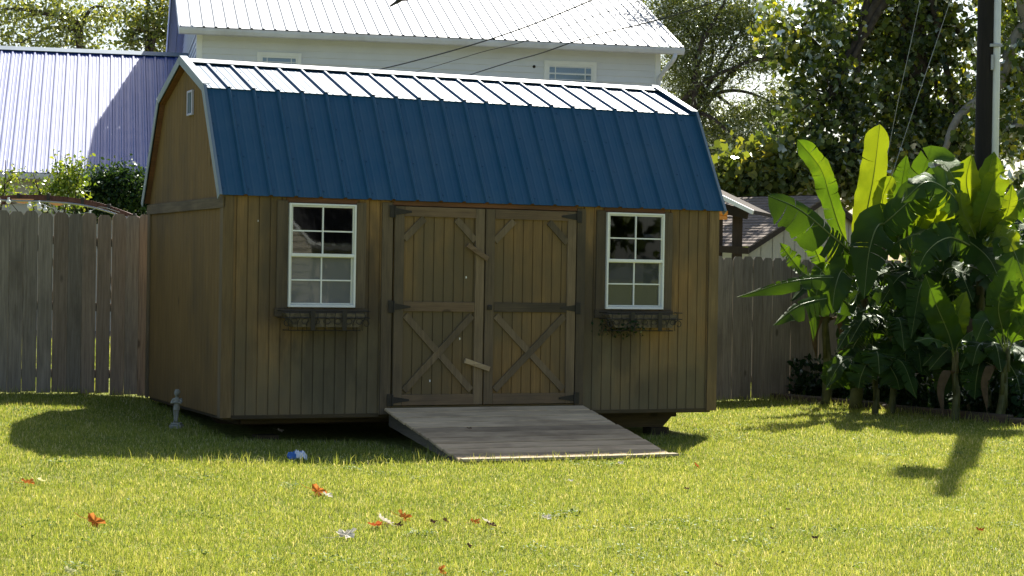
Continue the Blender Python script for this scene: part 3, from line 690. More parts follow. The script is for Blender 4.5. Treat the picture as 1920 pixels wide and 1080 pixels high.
# ------------------------------------------------------------------ statue
def statue():
    p = at(331, 790, 17.15); z = gzs(p.x, p.y)
    t = thing('garden_statue', 'small grey stone cherub statue beside the left end of the shed', 'statue', (p.x, p.y, z), R(-8))
    m = MB(); m.box(-.065, .065, -.055, .055, -.02, .045, b=.008); m.box(-.05, .05, -.042, .042, .045, .065, b=.006); m.build('plinth', M['stone'], t)
    m = MB(); h = .065
    m.ell((0.0, 0, h+.305), (.029, .031, .034), 16, 12)           # head
    for k in range(14):
        a = k*2.4; m.ell((.022*math.cos(a), .012+.02*math.sin(a)*.6, h+.322+.012*math.sin(k*1.3)), .012, 8, 6)   # curls
    m.ell((0, -.031, h+.302), (.005, .006, .007), 8, 6); m.ell((-.014, -.026, h+.295), (.008, .007, .008), 8, 6); m.ell((.014, -.026, h+.295), (.008, .007, .008), 8, 6)
    m.ell((0, -.029, h+.286), (.008, .005, .003), 8, 6); m.ell((0, -.024, h+.279), (.009, .009, .007), 8, 6)
    m.tube([(0, 0, h+.285), (0, 0, h+.255)], [.014, .018], 10)
    m.tube([(0, 0, h+.262), (0, 0, h+.245), (0, 0, h+.215), (0, 0, h+.185), (0, 0, h+.165)], [.018, .034, .031, .027, .032], 14)
    for s in (-1, 1):
        m.tube([(s*.034, 0, h+.243), (s*.052, -.008, h+.215), (s*.05, -.028, h+.205), (s*.018, -.046, h+.213), (-s*.012, -.048, h+.216)], [.014, .0125, .012, .010, .009], 10)
        for f in range(4): m.tube([(-s*.008, -.048, h+.222-f*.005), (-s*.024, -.047, h+.222-f*.005)], [.0035, .0025], 6)
        m.ell((s*.036, .026, h+.225), (.022, .007, .032), 10, 8)      # small wings
        m.tube([(s*.014, 0, h+.17), (s*.016-.004, -.004, h+.12), (s*.013-.006, 0, h+.07), (s*.012-.010, .0, h+.01)], [.019, .017, .013, .009], 10)
        m.ell((s*.014-.010, -.012, h+.008), (.009, .02, .008), 10, 6)
    m.tube([(0, 0, h+.185), (0, 0, h+.165), (-.002, 0, h+.13)], [.030, .035, .036], 14)   # cloth at hips
    o = m.build('figure', M['stone'], t, smooth=True)
    rm = o.modifiers.new('r', 'REMESH'); rm.mode = 'VOXEL'; rm.voxel_size = .0035; rm.use_smooth_shade = True
    sm = o.modifiers.new('s', 'SMOOTH'); sm.iterations = 2
    t.scale = (.86, .86, .86)
statue()
# ------------------------------------------------------------------ fence
FA = Vector((-3.8, 19.42, 0)); FDIR = Vector((1, .565, 0)).normalized(); FN = Vector((FDIR.y, -FDIR.x, 0))
def fence(s0, s1, zt0, zt1, label, name='wooden_fence', base_off=.0):
    o0 = FA+FDIR*s0; ang = math.atan2(FDIR.y, FDIR.x); L_ = s1-s0
    t = thing(name, label, 'fence', (o0.x, o0.y, 0), ang)
    protos = []
    s = 0; k = 0
    while s < L_-.05:
        wd = .139+random.uniform(-.003, .003); gap = random.choice([.004, .006, .008, .012])
        wp = FA+FDIR*(s0+s+wd/2); zb = gzs(wp.x, wp.y)+.02+random.uniform(-.01, .01)+base_off; zt = zt0+(zt1-zt0)*(s/L_)+random.uniform(-.012, .012)
        e = .028; x0, x1 = 0, wd; lean = random.uniform(-.006, .006)
        prof = [(x0, zb), (x1, zb), (x1+lean, zt-e*1.3), (x1-e+lean, zt), (x0+e+lean, zt), (x0+lean, zt-e*1.3)]
        th = .016; y = random.uniform(-.004, .004)
        m = MB(); n = 6; vs = [(p[0], y-th/2, p[1]) for p in prof]+[(p[0], y+th/2, p[1]) for p in prof]
        m.add(vs, [tuple(range(n)), tuple(range(n, 2*n))[::-1]]+[(i, n+i, n+(i+1) % n, (i+1) % n) for i in range(n)])
        o = m.build('picket', M['picket_brown'] if (-4.55 < wp.x < 0 and k % 4 != 1) else M['picket'], t); o.location = (s, 0, 0); o.rotation_euler = (0, 0, random.uniform(-.015, .015))
        s += wd+gap; k += 1
    for zz in (.28, .95, 1.6):
        m = MB(); zz0 = gzs(o0.x, o0.y); p1 = FA+FDIR*s1; zz1 = gzs(p1.x, p1.y)
        m.bar((0, .034, zz0+zz), (L_, .034, zz1+zz), .038, .085, b=.004); m.build('rail', M['railw'], t)
    s = .3
    while s < L_:
        wp = FA+FDIR*(s0+s); m = MB(); m.box(s-.045, s+.045, .056, .145, gzs(wp.x, wp.y)-.1, zt0+(zt1-zt0)*s/L_-.12, b=.005); m.build('post', M['railw'], t); s += 2.4
    return t
fence(-3.2, .75, 2.085, 2.085, 'tall weathered dog-eared fence to the left of the shed')
fence(5.8, 15.5, 1.80, 1.80, 'weathered dog-eared fence to the right of the shed behind banana plants')
# ------------------------------------------------------------------ lap siding
def siding(mb, p0, p1, z0, z1, lap=.128, out=None):
    """lapped boards on the wall from p0 to p1 (xy), facing 'out'"""
    p0 = Vector((p0[0], p0[1], 0)); p1 = Vector((p1[0], p1[1], 0)); d = (p1-p0).normalized(); n = Vector((d.y, -d.x, 0)) if out is None else Vector(out)
    z = z0
    while z < z1-1e-4:
        zt = min(z+lap, z1)
        a = [p0+n*.024+Vector((0, 0, z)), p1+n*.024+Vector((0, 0, z)), p1+n*.002+Vector((0, 0, zt)), p0+n*.002+Vector((0, 0, zt)), p0+Vector((0, 0, z)), p1+Vector((0, 0, z))]
        mb.add(a, [(0, 1, 2, 3), (4, 5, 1, 0)]); z += lap
def hwindow(par, x, z0, wd, hh, y=0, mat='white', name='window'):
    m = MB(); f = .075
    m.box(x-wd/2-f, x-wd/2, y-.05, y+.0, z0-f, z0+hh+f, b=.004); m.box(x+wd/2, x+wd/2+f, y-.05, y+.0, z0-f, z0+hh+f, b=.004)
    m.box(x-wd/2, x+wd/2, y-.05, y+.0, z0+hh, z0+hh+f, b=.004); m.box(x-wd/2, x+wd/2, y-.06, y+.0, z0-f, z0, b=.004)
    wdw = m.build(name, M[mat], par)
    m = MB(); s = .035; zc = z0+hh/2
    for (a, b_) in ((z0, zc-.001), (zc+.001, z0+hh)):
        m.box(x-wd/2+.001, x-wd/2+s, y-.035, y-.012, a, b_); m.box(x+wd/2-s, x+wd/2-.001, y-.035, y-.012, a, b_)
        m.box(x-wd/2+s, x+wd/2-s, y-.035, y-.012, b_-s, b_); m.box(x-wd/2+s, x+wd/2-s, y-.035, y-.012, a, a+s)
    for k in (-1, 1): m.box(x+k*wd*.33-.008, x+k*wd*.33+.008, y-.034, y-.014, zc+s, z0+hh-s)
    m.box(x-wd/2+s, x-wd*.33-.0085, y-.034, y-.014, z0+hh-.20, z0+hh-.184); m.box(x-wd*.33+.0085, x+wd*.33-.0085, y-.034, y-.014, z0+hh-.20, z0+hh-.184); m.box(x+wd*.33+.0085, x+wd/2-s, y-.034, y-.014, z0+hh-.20, z0+hh-.184)
    m.build('sash', M['white'], wdw)
    m = MB(); m.add([(x-wd/2+.01, y-.02, z0+.01), (x+wd/2-.01, y-.02, z0+.01), (x+wd/2-.01, y-.02, z0+hh-.01), (x-wd/2+.01, y-.02, z0+hh-.01)], [(0, 1, 2, 3)]); m.build('pane', M['hglass'], wdw)
    m = MB(); n = 24; vs = []
    for side in (-1, 1):
        pts = []
        for i in range(n+1):
            u = i/n; pts.append((x+side*(wd/2-.02-u*wd*.36), y-.006+.0035*math.sin(u*40)))
        b0 = len(vs)
        for i, p in enumerate(pts): vs += [(p[0]-side*0, p[1], z0+.02), (p[0]+side*.12*(i/n), p[1], z0+hh-.02)] if side < 0 else [(p[0], p[1], z0+.02), (p[0], p[1], z0+hh-.02)]
    m.add(vs, [(2*i, 2*i+2, 2*i+3, 2*i+1) for i in range(n)]+[(2*(n+1)+2*i, 2*(n+1)+2*i+2, 2*(n+1)+2*i+3, 2*(n+1)+2*i+1) for i in range(n)])
    m.build('curtain', M['curtain'], wdw)
    m = MB(); m.add([(x-wd/2, y-.001, z0), (x+wd/2, y-.001, z0), (x+wd/2, y-.001, z0+hh), (x-wd/2, y-.001, z0+hh)], [(0, 1, 2, 3)]); m.build('room_backing', M['roomdark'], wdw)
M['roomdark'] = plain('room_blue_grey', (.10, .15, .22), .9, 0, .1, .2, 3)
# ------------------------------------------------------------------ tall house
TH2 = R(12); HD = 37.5
c0 = at(370, 130, HD)          # front left corner of the tall house
H = thing('tall_house', 'two storey pale grey sided house with a bright metal roof behind the shed', 'house', (c0.x, c0.y, 0), TH2)
HL, HDp, HZ = 9.36, 8.4, 6.2
m = MB(); siding(m, (0, 0), (HL, 0), 0, HZ); m.build('front_siding', M['siding'], H)
m = MB(); siding(m, (0, HDp), (0, 0), 0, HZ)
PIH = .42; z = HZ; pk = HDp/2
while z < HZ+PIH*pk-.02:
    zt = z+.115; a = (z-HZ)/PIH
    n = Vector((-1, 0, 0)); A = [(-.014, a, z), (-.002, a+.115/PIH, zt), (-.002, HDp-a-.115/PIH, zt), (-.014, HDp-a, z)]
    if a+.115/PIH < pk: m.add(A, [(0, 1, 2, 3)])
    z += .115
m.build('gable_siding', M['siding'], H)
m = MB(); m.box(.01, HL, .01, HDp, 0, HZ-.01); m.build('wall', M['siding'], H)
m = MB(); m.add([(HL, 0, 0), (HL, HDp, 0), (HL, HDp, HZ), (HL, pk, HZ+PIH*pk), (HL, 0, HZ), (0.004, 0, HZ), (.004, pk, HZ+PIH*pk), (.004, HDp, HZ)], [(0, 1, 2, 3, 4), (5, 7, 6)]); m.build('gable_wall', M['siding'], H)
for (xa, ya, xb, yb) in ((-.025, -.025, .09, -.0), (HL-.09, -.025, HL+.025, -.0), (-.025, .001, .0, .09)):
    m = MB(); m.box(xa, xb, ya, yb, 0, HZ, b=.004); m.build('corner_trim', M['white'], H)
OE = .42; OG = .36
# roof planes
for sg in (1, -1):
    y0 = -OE if sg > 0 else HDp+OE; V_ = Vector((0, sg, PIH)).normalized(); O = Vector((-OG, y0, HZ-OE*PIH+.20)); U = Vector((1, 0, 0)); Nn = Vector((0, -sg*PIH, 1)).normalized()
    m = MB(); panel(m, O, U, V_, Nn, HL+2*OG, (pk+OE)*math.sqrt(1+PIH*PIH)+.0, .2286, h=.022, wb=.06, wt=.024, minor=False); m.build('metal_roof' if sg > 0 else 'rear_metal_roof', M['whitemetal'], H)
m = MB(); m.box(-OG, HL+OG, -OE, -.001, HZ-.07, HZ-.055); m.build('soffit', M['gutter'], H)
m = MB(); zf = HZ-OE*PIH+.17
prof = [(-OE-.005, zf), (-OE-.12, zf), (-OE-.115, zf-.05), (-OE-.09, zf-.11), (-OE-.06, zf-.125), (-OE-.005, zf-.125)]
n = len(prof); vs = [(-OG-.02, p[0], p[1]) for p in prof]+[(HL+OG+.02, p[0], p[1]) for p in prof]
m.add(vs, [tuple(range(n))[::-1], tuple(range(n, 2*n))]+[(i, n+i, n+(i+1) % n, (i+1) % n) for i in range(n)]); m.build('gutter', M['gutter'], H)
m = MB(); m.box(-OG, HL+OG, -OE+.0, -OE+.02, HZ-.07, zf-.001); m.build('fascia', M['gutter'], H)
for x in (-OG-.012, HL+OG+.012):
    for sg in (1, -1):
        m = MB(); a = Vector((x, -OE if sg > 0 else HDp+OE, HZ-OE*PIH+.13)); b_ = Vector((x, pk, HZ+PIH*pk+.13)); m.bar(a, b_, .022, .17, up=(0, 0, 1)); m.build('rake_board', M['gutter'], H)
m = MB(); x = HL-.05; m.tube(cat_spline([(x+.25, -OE-.06, zf-.12), (x+.2, -OE-.05, zf-.25), (x+.05, -.09, zf-.55), (x+.02, -.07, zf-.8)], 10), .045, 8); m.tube([(x+.02, -.07, zf-.8), (x+.02, -.07, .2)], .045, 8); m.build('downspout', M['gutter'], H)
def hx_of(px, py=150, Y=38.2):
    d = ray(px, py); # intersect with house front plane
    n_ = Vector((-math.sin(TH2), math.cos(TH2), 0)); C = Vector((0, 0, CZ)); k = n_.dot(Vector((c0.x, c0.y, 0))-C)/n_.dot(d); p = C+d*k
    return (p.x-c0.x)*math.cos(TH2)+(p.y-c0.y)*math.sin(TH2), p.z
for (pa, pb, pt) in ((482, 565, 97), (1020, 1118, 113)):
    xa, zt = hx_of(pa, pt); xb, _ = hx_of(pb, pt); hwindow(H, (xa+xb)/2, zt-.075-1.15, (xb-xa)-.15, 1.15)
m = MB(); xa, za = hx_of(1001, 125); m.tube([(xa, -.03, za), (xa, -.004, za)], .03, 10); m.build('wall_fitting', M['dark'], H)
# ------------------------------------------------------------------ low wing
TH3 = R(12); e0 = at(-60, 320, 36)
Wg = thing('low_house', 'single storey beige house with a blue metal roof left of the tall house', 'house', (e0.x, e0.y, 0), TH3)
LW = 3.8+1.35+.9; ez = e0.z; PW = .574; DWg = 5.0
e_right = None
LWG = 4.25
U = Vector((1, 0, 0)); V_ = Vector((0, 1, PW)).normalized(); Nn = Vector((0, -PW, 1)).normalized()
m = MB(); panel(m, (-1.5, 0, ez), U, V_, Nn, LWG+1.5, DWg*math.sqrt(1+PW*PW), .2286, h=.024, wb=.07, wt=.03, minor=True, mh=.008); m.build('metal_roof', M['blue2'], Wg)
V2 = Vector((0, -1, PW)).normalized(); m = MB(); panel(m, (-1.5, 2*DWg, ez), U, V2, Vector((0, PW, 1)).normalized(), LWG+1.5, DWg*math.sqrt(1+PW*PW), .2286, minor=False); m.build('rear_metal_roof', M['blue2'], Wg)
m = MB(); zr_ = ez+PW*DWg
for sg in (1, -1):
    vs = [(-1.52, DWg, zr_+.05), (LWG, DWg, zr_+.05), (LWG, DWg-sg*.17, zr_+.05-.17*PW), (-1.52, DWg-sg*.17, zr_+.05-.17*PW)]; vs += [(v[0], v[1], v[2]-.008) for v in vs]
    m.add(vs, [(0, 1, 2, 3), (7, 6, 5, 4), (3, 2, 6, 7), (0, 3, 7, 4)])
m.build('ridge_cap', M['trimmetal'], Wg)
m = MB(); siding(m, (-1.4, .35), (LWG, .35), 0, ez-.04, .16); m.build('siding', M['siding2'], Wg)
m = MB(); m.box(-1.4, LWG, .36, 2*DWg-.3, 0, ez-.05); m.build('wall', M['siding2'], Wg)
m = MB(); zf = ez-.02; prof = [(.0, zf), (-.12, zf), (-.115, zf-.04), (-.09, zf-.10), (-.05, zf-.11), (.0, zf-.11)]; n = len(prof)
vs = [(-1.5, p[0], p[1]) for p in prof]+[(LWG, p[0], p[1]) for p in prof]; m.add(vs, [tuple(range(n))[::-1], tuple(range(n, 2*n))]+[(i, n+i, n+(i+1) % n, (i+1) % n) for i in range(n)]); m.build('gutter', M['gutter'], Wg)
m = MB(); m.box(-1.5, LWG, .002, .35, ez-.13, ez-.11); m.build('soffit', M['siding2'], Wg)
# ------------------------------------------------------------------ small right outbuilding
G0 = at(1405, 457, 29.0); PH = R(45)
Sb = thing('garden_shed', 'pale beige outbuilding with a brown shingle roof beyond the right fence', 'shed', (G0.x, G0.y, 0), PH)
GW, GL = 3.7, 2.5; ez2 = G0.z; pk2 = .80
m = MB(); hz_ = ez2; 
def gtop(x): q = min(x, GW-x); return ez2-.03+pk2*q/(GW/2)
n = 13; vs = []; fs = []
for i in range(n):
    xa, xb = GW*i/n+.008, GW*(i+1)/n-.008
    pts = [(xa, 0, 0), (xb, 0, 0), (xb, 0, gtop(xb)-.03)]+([(GW/2, 0, gtop(GW/2)-.03)] if xa < GW/2 < xb else [])+[(xa, 0, gtop(xa)-.03)]
    m.add(pts, [tuple(range(len(pts)))])
m.build('gable_siding', M['shutterw'], Sb)
m = MB(); m.add([(0, .012, 0), (GW, .012, 0), (GW, .012, gtop(GW)), (GW/2, .012, gtop(GW/2)), (0, .012, gtop(0))], [(0, 1, 2, 3, 4)]); m.box(.01, GW-.01, .014, GL, 0, ez2-.06); m.build('wall', M['shutterw'], Sb)
m = MB(); cs = math.hypot(GW/2, pk2)
for sg in (0, 1):
    rows = 18
    for r_ in range(rows):
        u0, u1 = r_/rows, (r_+1)/rows*1.0+.01
        def pt(u, lift, y):
            x = -.12+(GW/2+.12)*u; z = ez2-.05+(pk2+.05)*u+lift
            return ((GW-x) if sg else x, y, z)
        seg = 9
        for k in range(seg):
            ya, yb = -.10+(GL+.2)*k/seg, -.10+(GL+.2)*(k+1)/seg; jl = random.uniform(.014, .026)
            vs = [pt(u0, jl, ya), pt(u0, jl, yb), pt(u1, .006, yb), pt(u1, .006, ya), pt(u0, 0, ya), pt(u0, 0, yb), pt(u1, -.02, yb), pt(u1, -.02, ya)]
            f_ = [(0, 3, 2, 1), (0, 1, 5, 4), (1, 2, 6, 5), (3, 0, 4, 7), (4, 5, 6, 7)]; m.add(vs, f_)
m.build('shingle_roof', M['shingle'], Sb)
m = MB()
for sg in (0, 1):
    a = Vector((-.12 if not sg else GW+.12, -.085, ez2-.10)); b_ = Vector((GW/2, -.085, ez2+pk2-.05)); m.bar(a, b_, .02, .09, up=(0, 0, 1))
m.build('rake_trim', M['beam'], Sb)
# ------------------------------------------------------------------ wooden play tower roof behind the shed corner
a = at(1338, 362, 25.6); b_ = at(1412, 398, 25.2)
T = thing('wooden_shelter', 'small dark wooden shelter with a roof edge painted white for sunlight behind the right fence', 'shelter', (a.x, a.y, 0))
def rel(v): return Vector(v)-Vector((a.x, a.y, 0))
dd = (b_-a); a2 = a-dd*.9
m = MB(); m.bar(rel(a2), rel(b_), .03, .055, up=(0, 0, 1)); m.build('sunlit_white_fascia', M['white'], T)  # white colour stands in for sun on the roof edge
m = MB(); back = Vector((.45, 1.5, 0)); upv = Vector((0, 0, .03))
q = [rel(a2)+upv, rel(b_)+upv, rel(b_)+upv+back, rel(a2)+upv+back]; q += [v-Vector((0, 0, .05)) for v in q]
q = [v+Vector((0, .02, 0)) for v in q]
m.add(q, [(0, 1, 2, 3), (7, 6, 5, 4), (0, 4, 5, 1), (1, 5, 6, 2), (2, 6, 7, 3), (3, 7, 4, 0)]); m.build('roof', M['beam'], T)
m = MB(); m.bar(rel(at(1330, 385, 25.8)), rel(at(1402, 402, 25.5)), .05, .13, up=(0, 0, 1)); m.build('beam', M['beam'], T)
for (px, wd) in ((1350, .075), (1383, .13)):
    p = at(px, 405, 25.8); pr = rel(p); m = MB(); m.box(pr.x-wd/2, pr.x+wd/2, pr.y-.04, pr.y+.06, 0, pr.z, b=.004); m.build('post', M['beam'], T)
m = MB(); m.bar(rel(at(1335, 466, 25.72)), rel(at(1404, 470, 25.5)), .04, .09, up=(0, 0, 1)); m.build('rail', M['beam'], T)
m = MB(); p = rel(at(1354, 399, 25.5)); m.box(p.x-.075, p.x+.075, p.y-.03, p.y+.03, p.z-.03, p.z+.035, b=.012); m.box(p.x-.07, p.x+.07, p.y-.02, p.y+.02, p.z-.09, p.z-.031, b=.01); m.build('orange_glint', M['amber'], T)  # orange block added in place of an orange light reflection
# ------------------------------------------------------------------ gazebo arch, bulbs, left
pts = [at(*q, 22.2) for q in ((-90, 380), (0, 372), (45, 369), (100, 371), (160, 378), (205, 390), (250, 407), (300, 432))]
gc = Vector((pts[3].x, pts[3].y, 0))
Ar = thing('canopy_frame', 'rust brown arched canopy frame with orange cloth behind the left fence', 'canopy', tuple(gc))
sp = [p-gc for p in cat_spline(pts, 60)]
for nm_, (dy, dz) in (('arched_rail', (0, 0)), ('arched_rail', (.5, -.02))):
    m = MB()
    for i in range(len(sp)-1): 
        A_ = sp[i]+Vector((0, dy, dz)); B_ = sp[i+1]+Vector((0, dy, dz)); m.bar(A_, B_, .03, .05, up=(0, 0, 1), ext=.002)
    m.build(nm_, M['rust'], Ar)
m = MB()
for i in range(6, 58, 9):
    m.box(sp[i].x-.018, sp[i].x+.018, sp[i].y-.03, sp[i].y+.03, sp[i].z-.035, sp[i].z+.045, b=.004)
m.build('clamp', M['black'], Ar)
m = MB(); rb = cat_spline([at(*q, 22.1)-gc for q in ((-20, 375), (100, 379), (170, 388), (250, 412))], 30); m.tube(rb, .012, 6); m.build('under_rod', M['galv'], Ar)
for (xa, xb, ya, yb, dp) in ((20, 64, 372.5, 373, 9), (86, 126, 376, 379, 8)):
    m = MB(); n = 14; vs = []
    for i in range(n+1):
        u = i/n; pp = at(xa+(xb-xa)*u, ya+(yb-ya)*u, 22.17)-gc; qq = at(xa+(xb-xa)*u, ya+(yb-ya)*u+dp*math.sin(math.pi*u)+.3, 22.15)-gc
        vs += [pp, qq, pp+Vector((0, .012, 0)), qq+Vector((0, .012, 0))]
    m.add(vs, [f for i in range(n) for f in ((4*i, 4*i+1, 4*i+5, 4*i+4), (4*i+2, 4*i+6, 4*i+7, 4*i+3), (4*i+1, 4*i+3, 4*i+7, 4*i+5))]); m.build('cloth_scallop', M['orange'], Ar)
for (x0_, y0_, x1_, y1_, nm) in ((-8, 380, -8, 760, 0), (226, 399, 226, 700, 0)):
    p = at(x0_, y0_, 22.3)-gc; m = MB(); m.box(p.x-.03, p.x+.03, p.y-.03, p.y+.03, 0, p.z, b=.003); m.build('post', M['rust'], Ar)
# string lights
sl0 = at(30, 378, 21.4); Ls = thing('string_lights', 'string of round white bulbs hanging behind the left fence top', 'string lights', tuple(sl0))
wp = cat_spline([at(*q, 21.4)-sl0 for q in ((-10, 372), (30, 380), (55, 384), (75, 381), (95, 389), (130, 402), (165, 398), (188, 388), (225, 398))], 50)
m = MB(); m.tube(wp, .0035, 6); m.build('cable', M['galv'], Ls)
for (px, py) in ((-2, 378), (16, 377), (55, 385), (73, 383), (74, 389), (85, 392), (169, 401)):
    c = at(px, py, 21.38)-sl0; m = MB(); m.ell(c-Vector((0, 0, .01)), .026, 12, 8); m.tube([c+Vector((0, 0, .015)), c+Vector((0, 0, .04))], .011, 8); m.build('bulb', M['bulb'], Ls, smooth=True)
# ------------------------------------------------------------------ pole, wires
PX, PY = 5.50, 22.5; PTOP = 10.1
Up = thing('utility_pole', 'dark wooden utility pole with a pale conduit rising behind the banana plants', 'utility pole', (PX, PY, 0))
m = MB(); m.tube([(0, 0, -.2), (0, 0, 3), (0, 0, 7), (0, 0, PTOP)], [.115, .105, .098, .09], 20); m.build('pole', M['polew'], Up, smooth=True)
m = MB(); m.tube([(.118, -.06, .1), (.112, -.06, 4), (.104, -.06, 7.6)], .045, 12); m.build('conduit', M['conduit'], Up, smooth=True)
for z in (1.0, 2.6, 4.31, 6.2):
    m = MB(); m.box(.02, .165, -.118, -.108, z-.018, z+.018, b=.002); m.box(.02, .05, -.107, -.09, z-.012, z+.012); m.build('strap', M['galv'], Up)
m = MB(); m.box(.035, .065, -.125, -.095, 4.02, 4.2, b=.004); m.build('tag_plate', M['galv'], Up)
m = MB(); m.tube([(-.29, 0, 7.85), (-.29, 0, 7.9), (-.29, 0, 8.7), (-.29, 0, 8.76)], [.17, .19, .19, .12], 20); m.build('transformer', M['galv'], Up, smooth=False)
m = MB(); m.box(-.2, -.08, -.05, .05, 7.95, 8.25); m.box(-.2, -.08, -.05, .05, 8.4, 8.65); m.tube([(-.27, 0, 8.76), (-.27, 0, 9.0)], [.05, .03], 10); m.build('bracket', M['galv'], Up)
def wire(name, pts, r, label, mat='wire', group=None, n=50):
    p0_ = Vector(pts[0]); m = MB(); m.tube([p-p0_ for p in cat_spline(pts, n)], r, 6)
    o = m.build(name, M[mat]); o.location = p0_; return tag(o, label, 'cable', group)
pt_ = Vector((PX, PY, 9.6))
wire('power_cable', [pt_-Vector((.1, 0, 0)), at(1500, -180, 23.5), at(1110, 0, 26), at(905, 78, 29), at(705, 132, 33.5), at(600, 152, 37.3)], .011, 'thickest dark overhead cable crossing in front of the tall house roof')
wire('power_cable', [pt_-Vector((.1, 0, .3)), at(1480, -150, 23.5), at(1060, 50, 27), at(895, 100, 30), at(775, 136, 34), at(680, 160, 37.4)], .006, 'thinnest overhead cable in the middle between two thicker ones')
wire('power_cable', [pt_-Vector((.1, 0, .6)), at(1500, -90, 23.5), at(1070, 80, 27), at(960, 115, 30), at(870, 144, 33.5), at(780, 175, 37.6)], .009, 'lowest overhead cable sloping down above the shed ridge')
# splice at the top edge of the picture
wp = [pt_+Vector((-.1, 0, .2)), at(1300, -260, 24), at(800, -28, 27), at(560, 30, 32), at(420, 60, 36.8)]
m = MB(); a = at(758, -5, 27); b_ = at(731, 12, 27); m.tube([a-a, (a-a)*.5+(b_-a)*.35, b_-a], [.018, .03, .012], 8); m.tube([(b_-a)*.5+Vector((0, -.02, .02)), (b_-a)*.1+Vector((.12, -.02, -.01))], .02, 8)
m.tube([a-a, at(790, -28, 27)-a, at(850, -50, 26.5)-a, Vector((PX, PY, 9.8))-a], .012, 6)
o = m.build('cable_splice', M['wire']); o.location = a; tag(o, 'black cable end with a splice clamp above the tall house roof at the top edge', 'cable')
wire('guy_wire', [Vector((PX, PY, 9.0)), at(1725, 0, 22.8), at(1672, 250, 23), at(1578, 742, 23.5)], .003, 'upper thin guy wire running from the pole down behind the bananas', 'galv')
wire('guy_wire', [Vector((PX, PY, 6.2)), at(1768, 43, 22.8), at(1678, 311, 22.9), at(1540, 742, 23.3)], .003, 'lower thin guy wire running from the pole down behind the bananas', 'galv')
# ------------------------------------------------------------------ bed edging + mulch
ea, eb = Vector((3.2, 23.4, 0)), Vector((6.4, 18.9, 0)); k = 0
segs = 3
for i in range(segs):
    A_ = ea.lerp(eb, i/segs); B_ = ea.lerp(eb, (i+1)/segs); c = (A_+B_)/2; z = gzs(c.x, c.y)
    m = MB(); L_ = (B_-A_).length; m.box(-L_/2+.02, L_/2-.02, -.07, .07, -.04, .085, b=.012); o = m.build('edging_timber', M['timber']); o.location = (c.x, c.y, z); o.rotation_euler = (0, 0, math.atan2((B_-A_).y, (B_-A_).x))
    tag(o, ['dark edging timber at the far left end of the banana bed', 'dark edging timber in the middle of the banana bed front', 'dark edging timber at the near right end of the banana bed'][i], 'timber', 'timbers edging the banana bed')
m = MB(); nn = 30; rws = []
for i in range(nn+1):
    A_ = ea.lerp(eb, i/nn); 
    for j in range(7):
        u = j/6; Bk = Vector((A_.x+2.2+.3*i/nn, A_.y+2.4, 0)); p = A_.lerp(Bk, u); rws.append((p.x, p.y, gzs(p.x, p.y)+.02+random.uniform(0, .03)))
m.add(rws, [(i*7+j, (i+1)*7+j, (i+1)*7+j+1, i*7+j+1) for i in range(nn) for j in range(6)]); o = m.build('mulch', M['mulch'], smooth=True); tag(o, 'dark mulch under the banana plants', 'mulch', kind='stuff')
